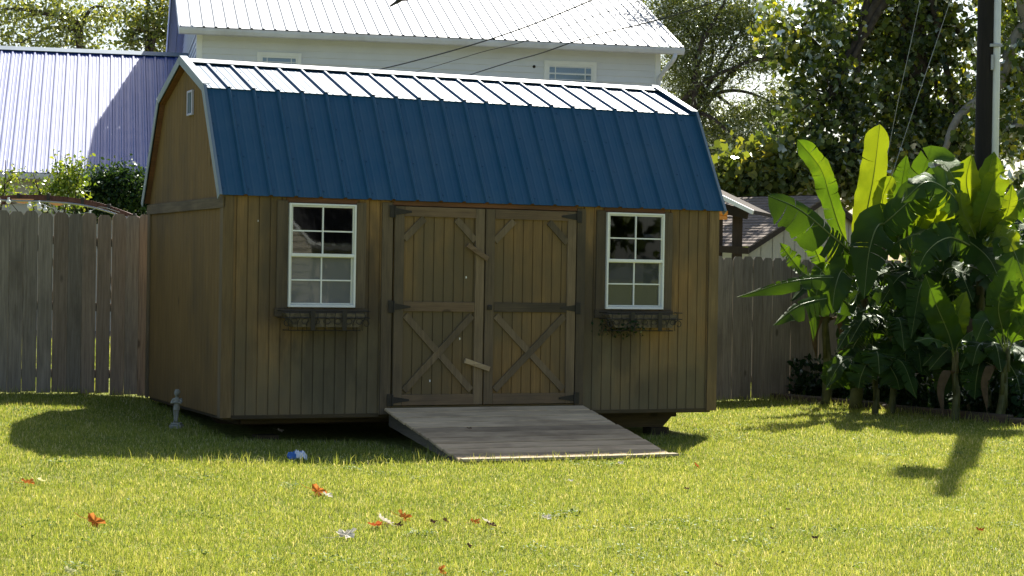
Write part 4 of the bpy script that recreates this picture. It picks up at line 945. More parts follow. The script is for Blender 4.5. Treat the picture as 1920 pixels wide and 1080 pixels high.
# ------------------------------------------------------------------ bananas
def banana_leaf(parent, org, pts, width, up=(0, -1, .2), fold=.35, tint=.45, tears=3, seed=0, narrow=.5, pet=.12, droop=.0, wave=.03, left=1., right=1., blunt=0):
    rr = random.Random(seed); width *= .84; n = 34; P_ = cat_spline(pts, n); V = []; F = []; T = []; UV = []; mi = []
    up = Vector(up).normalized(); Ln = sum((P_[i+1]-P_[i]).length for i in range(n-1))
    frames = []
    for i in range(n):
        t = (P_[min(i+1, n-1)]-P_[max(i-1, 0)]).normalized(); s = t.cross(up).normalized(); u = s.cross(t).normalized(); frames.append((t, s, u))
    def prof(u):
        if u < pet: return 0
        v = (u-pet)/(1-pet); t0_, ex = (.82, 2.6) if blunt else (.6, 1.9); return min(1, v/.2)**.75*max(0, 1-max(0, (v-t0_)/(1-t0_))**ex)*(1-.06*math.sin(v*9))*1.18
    for side, fac in ((-1, left), (1, right)):
        tset = sorted(rr.sample(range(9, n-4), min(tears*2 if tears > 1 else tears, n-14)))
        edges = [0]+tset+[n-1]; 
        for a, b_ in zip(edges[:-1], edges[1:]):
            dz = rr.uniform(-.34, .26) if tears > 3 else rr.uniform(-.14, .10); base = len(V); first = a > 0; rows = b_-a+1
            for i in range(a, b_+1):
                t, s, u = frames[i]; wv = prof(i/(n-1))*width*.5*fac
                sh = 0
                if i == a and first: sh = .35+.5*(tears > 3)
                if i == b_ and b_ < n-1: sh = -.35-.5*(tears > 3)
                for k in range(5):
                    f = k/4; fo = fold+dz*f*(1 if tears else 0)
                    w_ = wv*f*(1+(rr.uniform(-.07, .05) if k == 4 else 0))
                    ph = i*.9+side*1.3+seed
                    p = P_[i]+s*(side*w_*math.cos(fo))+u*(w_*math.sin(fo)-droop*w_*f*1.2+wave*f*f*math.sin(ph)*(wv/(width*.5+1e-6)))+t*(sh*f*.16*Ln/n*2 + w_*.22*f)
                    V.append(p-org); T.append(min(1, max(0, tint+.10*math.sin(i*.35+seed)+.06*rr.uniform(-1, 1)+(0.06 if side > 0 else -.04)))); UV.append((i/(n-1)*Ln*3.2, f))
            for i in range(rows-1):
                for k in range(4):
                    q = (base+i*5+k, base+i*5+k+1, base+(i+1)*5+k+1, base+(i+1)*5+k); F.append(q if side > 0 else q[::-1]); mi.append(0)
    rr_ = width*.035; b0 = len(V)
    for i in range(n):
        t, s, u = frames[i]; r = max(.003, rr_*(1.25-i/(n-1)*1.1))
        for k in range(6):
            an = k/6*2*math.pi; V.append(P_[i]+s*math.cos(an)*r+u*(math.sin(an)*r-r*.4)-org); T.append(.5); UV.append((0, 0))
    for i in range(n-1):
        for k in range(6): F.append((b0+i*6+k, b0+i*6+(k+1) % 6, b0+(i+1)*6+(k+1) % 6, b0+(i+1)*6+k)); mi.append(1)
    me = bpy.data.meshes.new('leaf'); me.from_pydata([tuple(v) for v in V], [], F); me.materials.append(M['banana']); me.materials.append(M['midrib'])
    me.polygons.foreach_set('material_index', mi); me.polygons.foreach_set('use_smooth', [True]*len(F)); setattr_f(me, 'tint', T)
    uvl = me.uv_layers.new(name='UVMap'); li = np.empty(len(me.loops), dtype=np.int32); me.loops.foreach_get('vertex_index', li); uvl.data.foreach_set('uv', np.array(UV, dtype=np.float32)[li].ravel())
    me.update(); o = bpy.data.objects.new('leaf', me); col.objects.link(o); o.parent = parent; return o
def banana(name_label, base, top, r0, leaves, seed=0, dry=2):
    b = Vector(base); b.z = gzs(b.x, b.y)
    t = thing('banana_plant', name_label, 'banana plant', tuple(b), group='banana plants along the right fence'); tp = Vector(top)
    m = MB(); sp_ = cat_spline([Vector((0, 0, -.05)), (tp-b)*.35+Vector((.02, 0, 0)), (tp-b)*.7, tp-b], 14); m.tube(sp_, [r0*(1.15-.6*i/13) for i in range(14)], 12)
    for k in range(5):
        i = 2+k*2; c = sp_[i]; m.tube([c+Vector((r0*.5*math.sin(k*2), -r0*.5, -.1)), c+Vector((r0*.55*math.sin(k*2+.3), -r0*.75, .12)), sp_[min(i+3, 13)]], [r0*.5, r0*.4, r0*.2], 8)
    m.build('pseudostem', M['stem'], t, smooth=True)
    for i, lf in enumerate(leaves):
        kw = dict(lf); pts_ = kw.pop('pts'); wd = kw.pop('w')
        banana_leaf(t, b, [tp+Vector((0, 0, -.10))]+[Vector(p) for p in pts_], wd, seed=seed*17+i, **kw)
    rr = random.Random(seed)
    for k in range(dry):
        s_ = 1 if k % 2 else -1; m = MB(); z = (tp-b).z*rr.uniform(.45, .75); pts_ = [Vector((0, 0, z)), Vector((s_*.1, -.06, z+.05)), Vector((s_*.17, -.08, z-.15)), Vector((s_*.14, -.08, z-.45))]
        n = 12; sp2 = cat_spline(pts_, n); vs = []
        for i in range(n):
            w_ = .05*math.sin(math.pi*(i/(n-1))**.7)+.006; vs += [sp2[i]+Vector((-w_, .02*math.sin(i), 0)), sp2[i]+Vector((0, -.02, 0)), sp2[i]+Vector((w_, .02*math.cos(i*1.7), 0))]
        m.add(vs, [f for i in range(n-1) for f in ((3*i, 3*i+1, 3*i+4, 3*i+3), (3*i+1, 3*i+2, 3*i+5, 3*i+4))]); m.build('dry_leaf', M['deadleaf'], t, smooth=True)
    return t
A = lambda px, py, Y: at(px, py, Y)
banana('tallest-leafed banana plant at the left of the clump with an upright bright leaf', A(1603, 745, 21.9), A(1622, 480, 21.9), .068, [
    dict(pts=[A(1622, 420, 21.9), A(1638, 330, 21.85), A(1650, 233, 21.8)], w=.36, up=(.15, -1, .1), fold=.35, tint=1., tears=1, left=1.1, right=.75, wave=.012, pet=.06, blunt=1),  # full tint paints the backlit glow into this leaf
    dict(pts=[A(1580, 440, 21.8), A(1556, 370, 21.7), A(1538, 315, 21.6), A(1495, 262, 21.5)], w=.24, up=(-.5, -1, .35), fold=.3, tint=.5, tears=2, pet=.2, blunt=1),
    dict(pts=[A(1600, 475, 21.7), A(1560, 442, 21.4), A(1500, 393, 21.2), A(1440, 366, 21.0)], w=.50, up=(.0, -1, .25), fold=.0, tint=.05, tears=4, pet=.12, droop=.1, left=1.15, right=.35, blunt=1),  # low tint here and on the next two leaves paints in shade from above
    dict(pts=[A(1600, 530, 21.6), A(1560, 520, 21.3), A(1480, 528, 21.0), A(1382, 557, 20.8)], w=.26, up=(-.1, -1, .3), fold=-.1, tint=.12, tears=5, pet=.25, right=.3),
    dict(pts=[A(1600, 570, 21.6), A(1570, 558, 21.3), A(1500, 572, 21.0), A(1450, 610, 20.8)], w=.36, up=(-.1, -1, .3), fold=-.1, tint=.1, tears=5, pet=.22, right=.3),
    dict(pts=[A(1640, 440, 21.7), A(1680, 400, 21.5), A(1740, 350, 21.3), A(1790, 345, 21.1)], w=.42, up=(.1, -.8, .6), fold=.1, tint=.3, tears=3, pet=.15, droop=.3),
    dict(pts=[A(1600, 520, 21.6), A(1580, 505, 21.4), A(1566, 540, 21.2), A(1560, 590, 21.1)], w=.32, up=(-.3, -1, .1), fold=-.2, tint=.35, tears=1, pet=.2),
    dict(pts=[A(1650, 480, 21.7), A(1690, 450, 21.5), A(1730, 440, 21.3), A(1775, 470, 21.1)], w=.34, up=(0, -.6, .8), fold=-.2, tint=.4, tears=4, pet=.2),
], 1)
banana('slender banana plant nearest the shed with small ragged leaves', A(1550, 740, 22.5), A(1546, 545, 22.5), .055, [
    dict(pts=[A(1540, 500, 22.4), A(1520, 455, 22.3), A(1490, 420, 22.2)], w=.22, up=(-.4, -1, .3), fold=.3, tint=.45, tears=5, pet=.3),
    dict(pts=[A(1555, 500, 22.4), A(1565, 450, 22.3), A(1568, 395, 22.2)], w=.20, up=(.1, -1, .1), fold=.6, tint=.8, tears=3, pet=.3),
    dict(pts=[A(1565, 520, 22.4), A(1590, 490, 22.3), A(1620, 500, 22.2)], w=.22, up=(.1, -1, .5), fold=.1, tint=.5, tears=3, pet=.25),
    dict(pts=[A(1535, 530, 22.4), A(1505, 510, 22.2), A(1480, 480, 22.1), A(1462, 455, 22.0)], w=.18, up=(-.2, -1, .6), fold=.2, tint=.35, tears=5, pet=.3),
    dict(pts=[A(1550, 520, 22.4), A(1540, 510, 22.2), A(1530, 560, 22.0), A(1525, 640, 21.9)], w=.22, up=(-.2, -1, .1), fold=-.2, tint=.3, tears=3, pet=.2),
], 2)
banana('broad banana plant in the middle of the clump behind the tallest one', A(1700, 750, 22.2), A(1705, 470, 22.2), .06, [
    dict(pts=[A(1700, 420, 22.1), A(1690, 360, 22.0), A(1700, 290, 21.9)], w=.34, up=(-.3, -1, .1), fold=.6, tint=.5, tears=3, pet=.15),
    dict(pts=[A(1730, 420, 22.0), A(1765, 370, 21.8), A(1790, 290, 21.7)], w=.30, up=(.2, -1, .2), fold=.4, tint=.8, tears=1, pet=.15),
    dict(pts=[A(1680, 440, 21.9), A(1650, 420, 21.5), A(1630, 470, 21.3), A(1620, 560, 21.1)], w=.46, up=(-.2, -1, .1), fold=-.15, tint=.2, tears=2, pet=.15),
    dict(pts=[A(1740, 450, 21.9), A(1790, 440, 21.6), A(1850, 480, 21.4), A(1880, 540, 21.2)], w=.46, up=(.2, -.9, .4), fold=-.15, tint=.22, tears=3, pet=.15),
    dict(pts=[A(1700, 440, 21.9), A(1720, 350, 21.7), A(1755, 300, 21.5), A(1780, 320, 21.3), A(1800, 360, 21.2)], w=.36, up=(.2, -.7, .6), fold=.05, tint=.5, tears=4, pet=.25),
    dict(pts=[A(1690, 520, 21.8), A(1700, 540, 21.4), A(1740, 590, 21.2), A(1780, 650, 21.1)], w=.42, up=(.2, -1, .2), fold=-.1, tint=.2, tears=2, pet=.1),
    dict(pts=[A(1668, 420, 22.0), A(1655, 375, 21.9), A(1672, 330, 21.8)], w=.24, up=(-.2, -1, .1), fold=.4, tint=.95, tears=3, pet=.15, blunt=1),
    dict(pts=[A(1745, 450, 22.0), A(1775, 410, 21.9), A(1786, 372, 21.8)], w=.24, up=(.2, -1, .1), fold=.3, tint=1., tears=2, pet=.2, blunt=1),  # high tints on these small top leaves paint in sunlight
    dict(pts=[A(1720, 440, 21.9), A(1742, 385, 21.7), A(1760, 345, 21.6)], w=.20, up=(.2, -1, .2), fold=.3, tint=.7, tears=4, pet=.2),
], 3)
banana('tall banana plant standing in front of the utility pole', A(1838, 760, 21.6), A(1838, 450, 21.7), .065, [
    dict(pts=[A(1842, 400, 21.6), A(1850, 340, 21.55), A(1864, 284, 21.5)], w=.40, up=(.2, -1, .1), fold=.45, tint=.6, tears=0, pet=.1),
    dict(pts=[A(1825, 400, 21.55), A(1812, 340, 21.4), A(1822, 290, 21.3)], w=.32, up=(-.2, -1, .1), fold=.4, tint=.9, tears=1, pet=.12),
    dict(pts=[A(1815, 420, 21.5), A(1790, 370, 21.2), A(1740, 340, 21.0), A(1690, 380, 20.9)], w=.44, up=(-.2, -.8, .6), fold=.0, tint=.35, tears=4, pet=.15, droop=.2),
    dict(pts=[A(1860, 420, 21.5), A(1890, 390, 21.3), A(1930, 370, 21.1), A(1990, 390, 21.0)], w=.42, up=(.2, -.8, .6), fold=.0, tint=.4, tears=4, pet=.15, droop=.2),
    dict(pts=[A(1850, 440, 21.5), A(1880, 440, 21.2), A(1905, 480, 21.0), A(1930, 560, 20.9)], w=.40, up=(.2, -1, .2), fold=-.1, tint=.45, tears=3, pet=.15),
    dict(pts=[A(1820, 460, 21.5), A(1780, 445, 21.2), A(1740, 470, 21.0), A(1715, 520, 20.9)], w=.40, up=(-.2, -1, .2), fold=-.1, tint=.25, tears=4, pet=.15),
    dict(pts=[A(1838, 420, 21.4), A(1850, 380, 21.2), A(1870, 330, 21.1), A(1885, 320, 21.0)], w=.3, up=(.1, -1, .3), fold=.4, tint=.7, tears=2, pet=.15),
    dict(pts=[A(1862, 430, 21.4), A(1888, 400, 21.2), A(1898, 345, 21.1)], w=.22, up=(.1, -1, .1), fold=.3, tint=.85, tears=3, pet=.2),
    dict(pts=[A(1855, 450, 21.3), A(1885, 445, 21.1), A(1902, 470, 21.0)], w=.26, up=(.1, -1, .3), fold=.1, tint=1., tears=3, pet=.2, blunt=1),  # tint raised to paint this leaf and the next as sunlit
    dict(pts=[A(1822, 430, 21.4), A(1805, 395, 21.3), A(1800, 360, 21.2)], w=.20, up=(-.1, -1, .1), fold=.3, tint=1., tears=1, pet=.2, blunt=1),
], 4)
banana('young banana plant in front of the clump with one bright upright leaf', A(1790, 768, 20.7), A(1790, 655, 20.7), .042, [
    dict(pts=[A(1789, 625, 20.7), A(1796, 590, 20.65), A(1812, 546, 20.6)], w=.27, up=(-.2, -1, .1), fold=.35, tint=.75, tears=0, pet=.1),
    dict(pts=[A(1780, 630, 20.6), A(1755, 570, 20.4), A(1735, 515, 20.3)], w=.30, up=(-.3, -1, .1), fold=.15, tint=.2, tears=1, pet=.1),
    dict(pts=[A(1800, 640, 20.6), A(1830, 620, 20.4), A(1870, 640, 20.3)], w=.24, up=(.2, -.7, .7), fold=-.2, tint=.35, tears=2, pet=.2),
    dict(pts=[A(1780, 650, 20.6), A(1750, 635, 20.4), A(1715, 640, 20.3)], w=.20, up=(-.1, -.5, .9), fold=-.2, tint=.4, tears=2, pet=.25),
], 5, 1)
banana('banana plant cut by the right edge of the picture', A(1872, 772, 20.6), A(1888, 650, 20.6), .05, [
    dict(pts=[A(1892, 600, 20.5), A(1905, 560, 20.4), A(1912, 520, 20.35)], w=.24, up=(.1, -1, .1), fold=.4, tint=.45, tears=1, pet=.15),
    dict(pts=[A(1870, 630, 20.5), A(1850, 600, 20.3), A(1830, 640, 20.2)], w=.26, up=(-.2, -.8, .5), fold=-.2, tint=.25, tears=3, pet=.2),
    dict(pts=[A(1905, 630, 20.5), A(1935, 600, 20.3), A(1960, 630, 20.2)], w=.26, up=(.2, -.8, .5), fold=-.2, tint=.3, tears=3, pet=.2),
    dict(pts=[A(1880, 620, 20.5), A(1872, 580, 20.3), A(1880, 540, 20.2), A(1900, 480, 20.2)], w=.3, up=(.0, -1, .1), fold=.1, tint=.2, tears=3, pet=.2),
], 6, 1)
rb = random.Random(31)
labs = ['dark banana plant in the shade directly left of the young one', 'dark banana plant deep in the shade behind the young one', 'shaded banana plant at the back between the broad one and the pole', 'shaded banana plant at the far right back of the clump', 'low dark banana sucker at the foot of the tallest plant', 'low dark banana sucker near the right edge of the bed', 'shaded banana plant against the fence behind the tallest plant', 'half hidden banana plant against the fence in the middle of the clump', 'half hidden banana plant against the fence behind the pole', 'dark banana plant low at the right behind the edge plant']
for i, (px, D_, zt) in enumerate(((1672, 21.4, 620), (1755, 21.7, 560), (1775, 22.6, 430), (1905, 22.3, 470), (1640, 21.3, 690), (1850, 20.9, 680), (1660, 23.2, 560), (1740, 23.2, 620), (1830, 23.0, 590), (1900, 22.0, 620))):
    lv = []
    for k in range(12):
        a = k/12*6.28+rb.uniform(0, .6); c0_ = A(px, zt, D_); Lf = rb.uniform(.75, 1.25)*(1 if zt < 600 else .65)
        dx, dy = math.cos(a), math.sin(a)*.6; rise = rb.uniform(.15, .55)
        lv.append(dict(pts=[c0_+Vector((dx*.25*Lf, dy*.25*Lf, rise*.6*Lf)), c0_+Vector((dx*.65*Lf, dy*.65*Lf, rise*.55*Lf)), c0_+Vector((dx*Lf, dy*Lf, (rise-.55)*Lf))], w=rb.uniform(.28, .42)*(1 if zt < 600 else .85), up=(dx*.3, -.55, .8), fold=rb.uniform(-.3, .2), tint=rb.uniform(.0, .3), tears=rb.randint(3, 9), pet=.15))  # low tints put the shade inside the clump into the leaf colour
    c0_ = A(px, zt, D_); Hh = c0_.z-.2
    for k in range(5):
        a = k/5*6.28+rb.uniform(0, 1.2); dx, dy = math.cos(a), math.sin(a)*.7; q = rb.uniform(.55, .9)
        lv.append(dict(pts=[c0_+Vector((dx*.22, dy*.22, .05)), c0_+Vector((dx*.42, dy*.42, -.35*Hh*q)), c0_+Vector((dx*.5, dy*.5, -Hh*q))], w=rb.uniform(.26, .42), up=(dx*.6, -1, .1), fold=rb.uniform(-.3, .3), tint=rb.uniform(0, .15), tears=rb.randint(3, 7), pet=.1))  # hanging leaves tinted darker still, shade painted in
    banana(labs[i], A(px, 755, D_), A(px, zt, D_), .036, lv, 10+i, 0)
un = 7000; uu = RNG.uniform(.02, 1.0, un); dd_ = np.abs(RNG.normal(.25, .45, un)); UX = ea.x+(eb.x-ea.x)*uu+.75*dd_+.1; UY = ea.y+(eb.y-ea.y)*uu+.65*dd_+.1
hh_ = RNG.beta(1.3, 2.2, un)*(.38+.25*np.sin(uu*23)+.15*np.sin(uu*57+1))
o = leaves_mesh('bed_undergrowth', np.stack([UX, UY, gz(UX, UY)+.02+np.abs(hh_)], 1), RNG.uniform(.04, .12, un), M['hedge'], tint=RNG.beta(1.5, 4, un)); tag(o, 'low dark leafy undergrowth around the banana stems', 'undergrowth', kind='stuff')
# ------------------------------------------------------------------ trees
def limb_mb(m, pts, r0, r1, n=10, seg=14):
    sp_ = cat_spline(pts, seg); rj = random.Random(len(m.v)); m.tube([p+Vector((rj.uniform(-1, 1), rj.uniform(-1, 1), 0))*r0*.12 for p in sp_], [r0+(r1-r0)*i/(seg-1) for i in range(seg)], n)
def tree(label, name, base, blobs, mat, size, per, ncl, shape, bark='bark', trunk=None, group=None, spread=.28, tint_shift=0.0, r0=.16, seed=1, extra=None, cat='tree', twigs=True):
    """blobs: (centre Vector, rx, ry, rz, weight)"""
    rng = np.random.default_rng(seed); b = Vector(base); t = thing(name, label, cat, (b.x, b.y, 0), group=group)
    Cs, Ts = [], []; tw = sum(q[4] for q in blobs); m = MB(); loc = Vector((b.x, b.y, 0))
    trunkp = [Vector(p) for p in (trunk or [b, b+Vector((0, 0, 3))])]
    limb_mb(m, [p-loc for p in trunkp], r0, r0*.45)
    for (c, rx, ry, rz, wt) in blobs:
        n = max(2, int(ncl*wt/tw)); 
        s0 = trunkp[-1].lerp(trunkp[max(0, len(trunkp)-2)], rng.uniform(0, .7)); mid = (s0+c)/2+Vector((rng.uniform(-.3, .3), rng.uniform(-.3, .3), .3))
        limb_mb(m, [s0-loc, mid-loc, c-loc], r0*.38, r0*.10, 7)
        for k in range(n):
            v = rng.normal(0, 1, 3); v /= np.linalg.norm(v); rad = rng.uniform(.25, 1)**.5; cc = np.array(c)+v*np.array((rx, ry, rz))*rad
            if twigs and k % 3 == 0: m.tube([c-loc, (c+Vector(cc))/2-loc+Vector((0, 0, .06)), Vector(cc)-loc], [r0*.07, r0*.05, .008], 4, cap=False)
            kk = int(per*rng.uniform(.5, 1.4)); sg = spread*rng.uniform(.6, 1.3)
            Cs.append(cc+rng.normal(0, 1, (kk, 3))*np.array((sg, sg, sg*.75))); Ts.append(np.clip(rng.beta(2.2, 2.4, kk)+rng.normal(0, .13)+tint_shift, 0, 1))
    if extra:
        for (pts_, ra, rb_) in extra: limb_mb(m, [Vector(p)-loc for p in pts_], ra, rb_, 12, 20)
    m.build('trunk', M[bark], t, smooth=True)
    Cs = np.concatenate(Cs); Ts = np.concatenate(Ts); S = rng.uniform(.65, 1.3, len(Cs))*size
    ok = Cs[:, 2] > .1; Cs = Cs[ok]; Ts = Ts[ok]; S = S[ok]
    leaves_mesh('crown', Cs, S, mat, t, tuple(loc), shape, Ts, rng=rng); return t
def B(px, py, D_, rx, rz, wt=1, ry=None): return (at(px, py, D_), rx*D_/3600, (ry or rx)*D_/3600, rz*D_/3600, wt)
tree('big sycamore with broad dark leaves behind the utility pole', 'sycamore_tree', at(1735, 700, 34), [
    B(1500, 60, 33, 75, 70, 1.1), B(1600, 60, 34, 80, 75, 1.3), B(1700, 50, 34, 80, 80, 1.5), B(1790, 60, 34, 70, 80, 1.2), B(1900, 40, 35, 80, 60, 1.), B(1560, 180, 33, 85, 60, 1.4), B(1660, 190, 34, 85, 75, 1.8),
    B(1760, 200, 34, 80, 75, 1.6), B(1890, 180, 35, 70, 60, .8), B(1500, 270, 33, 70, 50, .9), B(1600, 290, 33, 85, 60, 1.4), B(1710, 290, 34, 90, 60, 1.6), B(1800, 290, 34, 50, 50, .7), B(1910, 260, 35, 50, 40, .5), B(1650, -90, 34, 200, 90, 2.0), B(1880, -90, 34, 120, 80, 1.)],
    M['syc'], .112, 40, 520, 'lobed', 'bark', [at(1735, 720, 34), at(1728, 420, 34), at(1720, 200, 34), at(1712, 0, 34), at(1700, -200, 34)], spread=.19, r0=.30, seed=5, tint_shift=.07)
tree('sycamore with a thick curving pale limb at the right edge', 'sycamore_tree', at(2010, 700, 33), [
    B(1900, 110, 33, 60, 60, .8), B(1850, 250, 32.5, 60, 40, .5), B(1915, 380, 33, 50, 40, .6), B(1990, 150, 33, 90, 120, 2), B(2050, 320, 33, 100, 90, 1.5), B(1980, -40, 33, 140, 80, 1.6), B(1900, 235, 33, 36, 30, .4)],
    M['syc'], .12, 40, 150, 'lobed', 'bark2', [at(2010, 740, 33), at(2000, 400, 33), at(1990, 200, 33)], r0=.28, seed=6, spread=.24, tint_shift=.1,
    extra=[([at(1990, 330, 33), at(1960, 180, 33), at(1925, 30, 33), at(1900, -90, 33)], .16, .10), ([at(1990, 10, 33), at(1918, 50, 33), at(1885, 120, 32.8), at(1868, 165, 32.6), at(1800, 215, 32.5), at(1775, 270, 32.4), at(1750, 330, 32.3)], .13, .04)])
tree('light feathery tree between the tall house and the sycamore', 'feathery_tree', at(1330, 640, 43), [
    B(1265, 30, 43, 50, 45, .9), B(1330, 60, 43, 55, 50, 1.), B(1400, 30, 43, 55, 40, .8), B(1290, 130, 43, 45, 45, .9), B(1370, 130, 43, 30, 25, .3), B(1440, 90, 43, 40, 40, .6), B(1300, 200, 43, 40, 40, .6), B(1340, 270, 43, 50, 45, 1.2), B(1420, 300, 42, 60, 50, 1.3), B(1400, 220, 43, 50, 25, .5), B(1470, 200, 43, 40, 50, .8), B(1330, -80, 43, 140, 60, 1.5)],
    M['fine'], .10, 92, 540, 'long', 'bark', [at(1345, 660, 43), at(1340, 420, 43), at(1300, 260, 43), at(1290, 180, 43)], r0=.16, seed=8, spread=.30,
    extra=[([at(1270, 200, 42.5), at(1310, 160, 42.5), at(1380, 125, 42.5), at(1460, 100, 42.5)], .06, .02), ([at(1300, 240, 42.5), at(1310, 100, 42.5), at(1350, 20, 42.5), at(1380, -40, 42.5)], .07, .02)])
tree('yellow green bushy tree low behind the right outbuilding', 'bushy_tree', at(1430, 600, 32.5), [
    B(1370, 330, 32.5, 40, 35, 1.), B(1425, 345, 32.5, 45, 30, 1.2), B(1480, 330, 32.5, 45, 35, 1.3), B(1440, 300, 32.5, 30, 25, .6), B(1530, 345, 33, 40, 30, .8), B(1600, 350, 33, 60, 35, 1.)],
    M['pale'], .13, 34, 150, 'lobed', 'bark', [at(1430, 640, 32.5), at(1432, 480, 32.5), at(1435, 390, 32.5)], r0=.08, seed=9, spread=.2)
tree('yellowing tree on the far left beyond the low house', 'leafy_tree', at(150, 600, 62), [
    B(20, 40, 62, 60, 40, 1.2), B(90, 20, 62, 60, 40, 1.2), B(160, 40, 62, 55, 35, 1.1), B(205, 15, 62, 30, 28, .5), B(40, 80, 62, 70, 25, .8), B(130, 85, 62, 70, 20, .8), B(-60, 30, 62, 60, 50, 1), B(80, -50, 62, 140, 40, 1.2)],
    M['fine'], .14, 46, 170, 'oval', 'bark', [at(150, 640, 62), at(152, 250, 62), at(150, 100, 62), at(148, 40, 62)], r0=.22, seed=11, spread=.42, tint_shift=.25)
tree('brighter green tree just left of the tall house gable', 'leafy_tree', at(275, 600, 58), [
    B(265, 40, 58, 28, 35, 1.), B(300, 30, 58, 30, 40, 1.2), B(280, 80, 58, 45, 25, 1.), B(330, 60, 58, 40, 40, 1), B(290, -40, 58, 60, 40, 1.2), B(245, 85, 58, 25, 20, .4)],
    M['pale'], .14, 50, 100, 'oval', 'bark', [at(280, 640, 58), at(280, 250, 58), at(282, 60, 58)], r0=.18, seed=12, spread=.36, tint_shift=.02)
# distant wood behind everything, low
rng = np.random.default_rng(3); Cs = []
for k in range(420):
    a = rng.uniform(-1.15, 1.15); d_ = rng.uniform(75, 95); cx, cy = d_*math.sin(a), d_*math.cos(a); hgt = rng.uniform(1, 7.0); Cs.append(np.array((cx, cy, hgt))+rng.normal(0, 1, (45, 3))*np.array((1.1, 1.1, .9)))
Cs = np.concatenate(Cs); Cs = Cs[Cs[:, 2] > .2]; o = leaves_mesh('distant_wood', Cs, rng.uniform(.4, .8, len(Cs)), M['fine'], None, (0, 0, 0), 'oval'); tag(o, 'far belt of trees beyond the gardens', 'wood', kind='stuff')
# shrubs behind the left fence
def shrub(label, D_, blobs, mat, size, per, ncl, stems, seed, name='shrub', spread=.09, group=None, ts=0.0, shape='oval'):
    base = at(stems[0][0][0], 640, D_); base.z = 0
    return tree(label, name, base, [B(*b) for b in blobs], mat, size, per, ncl, shape, 'bark', [Vector((base.x, base.y, 0)), Vector((base.x+.02, base.y, 1.2))], r0=.035, seed=seed, spread=spread, cat='shrub', group=group, tint_shift=ts,
                extra=[([at(*p, D_) for p in s], .012, .004) for s in stems], twigs=False)
shrub('bright sunlit shrub with upright shoots under the low house gutter', 25.5, [(112, 348, 25.5, 30, 28, 1.5), (135, 330, 25.5, 18, 25, .9), (95, 375, 25.5, 25, 20, .6), (130, 370, 25.5, 25, 25, .8), (118, 315, 25.5, 10, 20, .2), (155, 312, 25.5, 5, 14, .06)], M['bush'], .055, 26, 75, [((110, 400), (112, 350), (100, 280)), ((120, 400), (130, 350), (122, 290)), ((140, 390), (145, 340), (155, 305))], 21, ts=.15)
shrub('sparse arching shrub at the far left behind the fence', 25.2, [(8, 345, 25.2, 12, 20, .8), (25, 325, 25.2, 12, 12, .5), (-20, 350, 25.2, 25, 30, 1.), (10, 365, 25.2, 18, 12, .6)], M['bush'], .05, 18, 30, [((-10, 390), (5, 350), (35, 325)), ((0, 400), (10, 340), (10, 300))], 22, ts=.2)
shrub('thin arching shrub sprays between the two sunlit shrubs', 25.3, [(72, 355, 25.3, 8, 16, .4), (62, 340, 25.3, 6, 10, .25), (80, 368, 25.3, 10, 12, .4)], M['bush'], .05, 12, 16, [((90, 400), (75, 360), (58, 335)), ((85, 400), (70, 350), (62, 325))], 23, ts=.2)
shrub('dark green hedge bush in shade beside the shed end wall', 26.5, [(180, 350, 26.5, 28, 30, 1.), (215, 345, 26.5, 30, 32, 1.2), (250, 350, 26.5, 30, 32, 1.2), (200, 385, 26.5, 50, 25, 1.3), (255, 388, 26.5, 40, 25, 1.), (233, 322, 26.5, 8, 18, .2), (160, 385, 26.5, 30, 22, .8), (290, 360, 26.5, 30, 40, 1.)], M['hedge'], .06, 55, 150, [((215, 400), (220, 350), (222, 318)), ((245, 400), (240, 350), (233, 300))], 24)
# ------------------------------------------------------------------ house and trees on the near side (seen mirrored in the shed windows)
def mir(px, py, tdist):
    d = ray(px, py); n_ = Vector((-STH, CT, 0)); C = Vector((0, 0, CZ)); k = n_.dot(Vector((FX, FD, ZB))-C)/n_.dot(d); p = C+d*k
    r_ = d-n_*(2*d.dot(n_)); return p+r_*tdist/math.hypot(r_.x, r_.y)
R0, R1, E1 = mir(545, 385, 20), mir(583, 457, 20), mir(700, 468, 24)
NH = thing('neighbour_house', 'grey sided house with white roof edges mirrored in the left shed window', 'house', (R1.x, R1.y, 0))
o_ = Vector((R1.x, R1.y, 0)); gd = (R0-R1); gd.z = 0; gd.normalize(); slp = (R0.z-R1.z)/max(.01, (Vector((R0.x, R0.y))-Vector((R1.x, R1.y))).length)
hwg = 3.2; pkz = R1.z+min(slp, 1.1)*hwg; ed = (E1-R1); ed.z = 0; ed.normalize()
G1 = R1+gd*hwg*2; PKp = R1+gd*hwg; PKp.z = pkz; G1.z = R1.z; FE = R1+ed*8
rel2 = lambda v: Vector(v)-o_
m = MB(); z = 0
while z < pkz-.1:
    def ext(zz):
        q = 0 if zz <= R1.z else (zz-R1.z)/(pkz-R1.z)*hwg; return q
    za, zb_ = z, z+.14; qa, qb = ext(za), ext(zb_)
    if qb < hwg:
        nn_ = ed*-.015
        m.add([rel2(R1+gd*qa).to_2d().to_3d()+Vector((0, 0, za))+nn_, rel2(R1+gd*(2*hwg-qa)).to_2d().to_3d()+Vector((0, 0, za))+nn_, rel2(R1+gd*(2*hwg-qb)).to_2d().to_3d()+Vector((0, 0, zb_)), rel2(R1+gd*qb).to_2d().to_3d()+Vector((0, 0, zb_))], [(0, 1, 2, 3)])
    z += .14
m.build('gable_siding', M['siding2'], NH)
m = MB(); c_ = rel2(R1)+gd*.25+ed*.1; c2_ = rel2(R1)+gd*(2*hwg-.25)+ed*.1; 
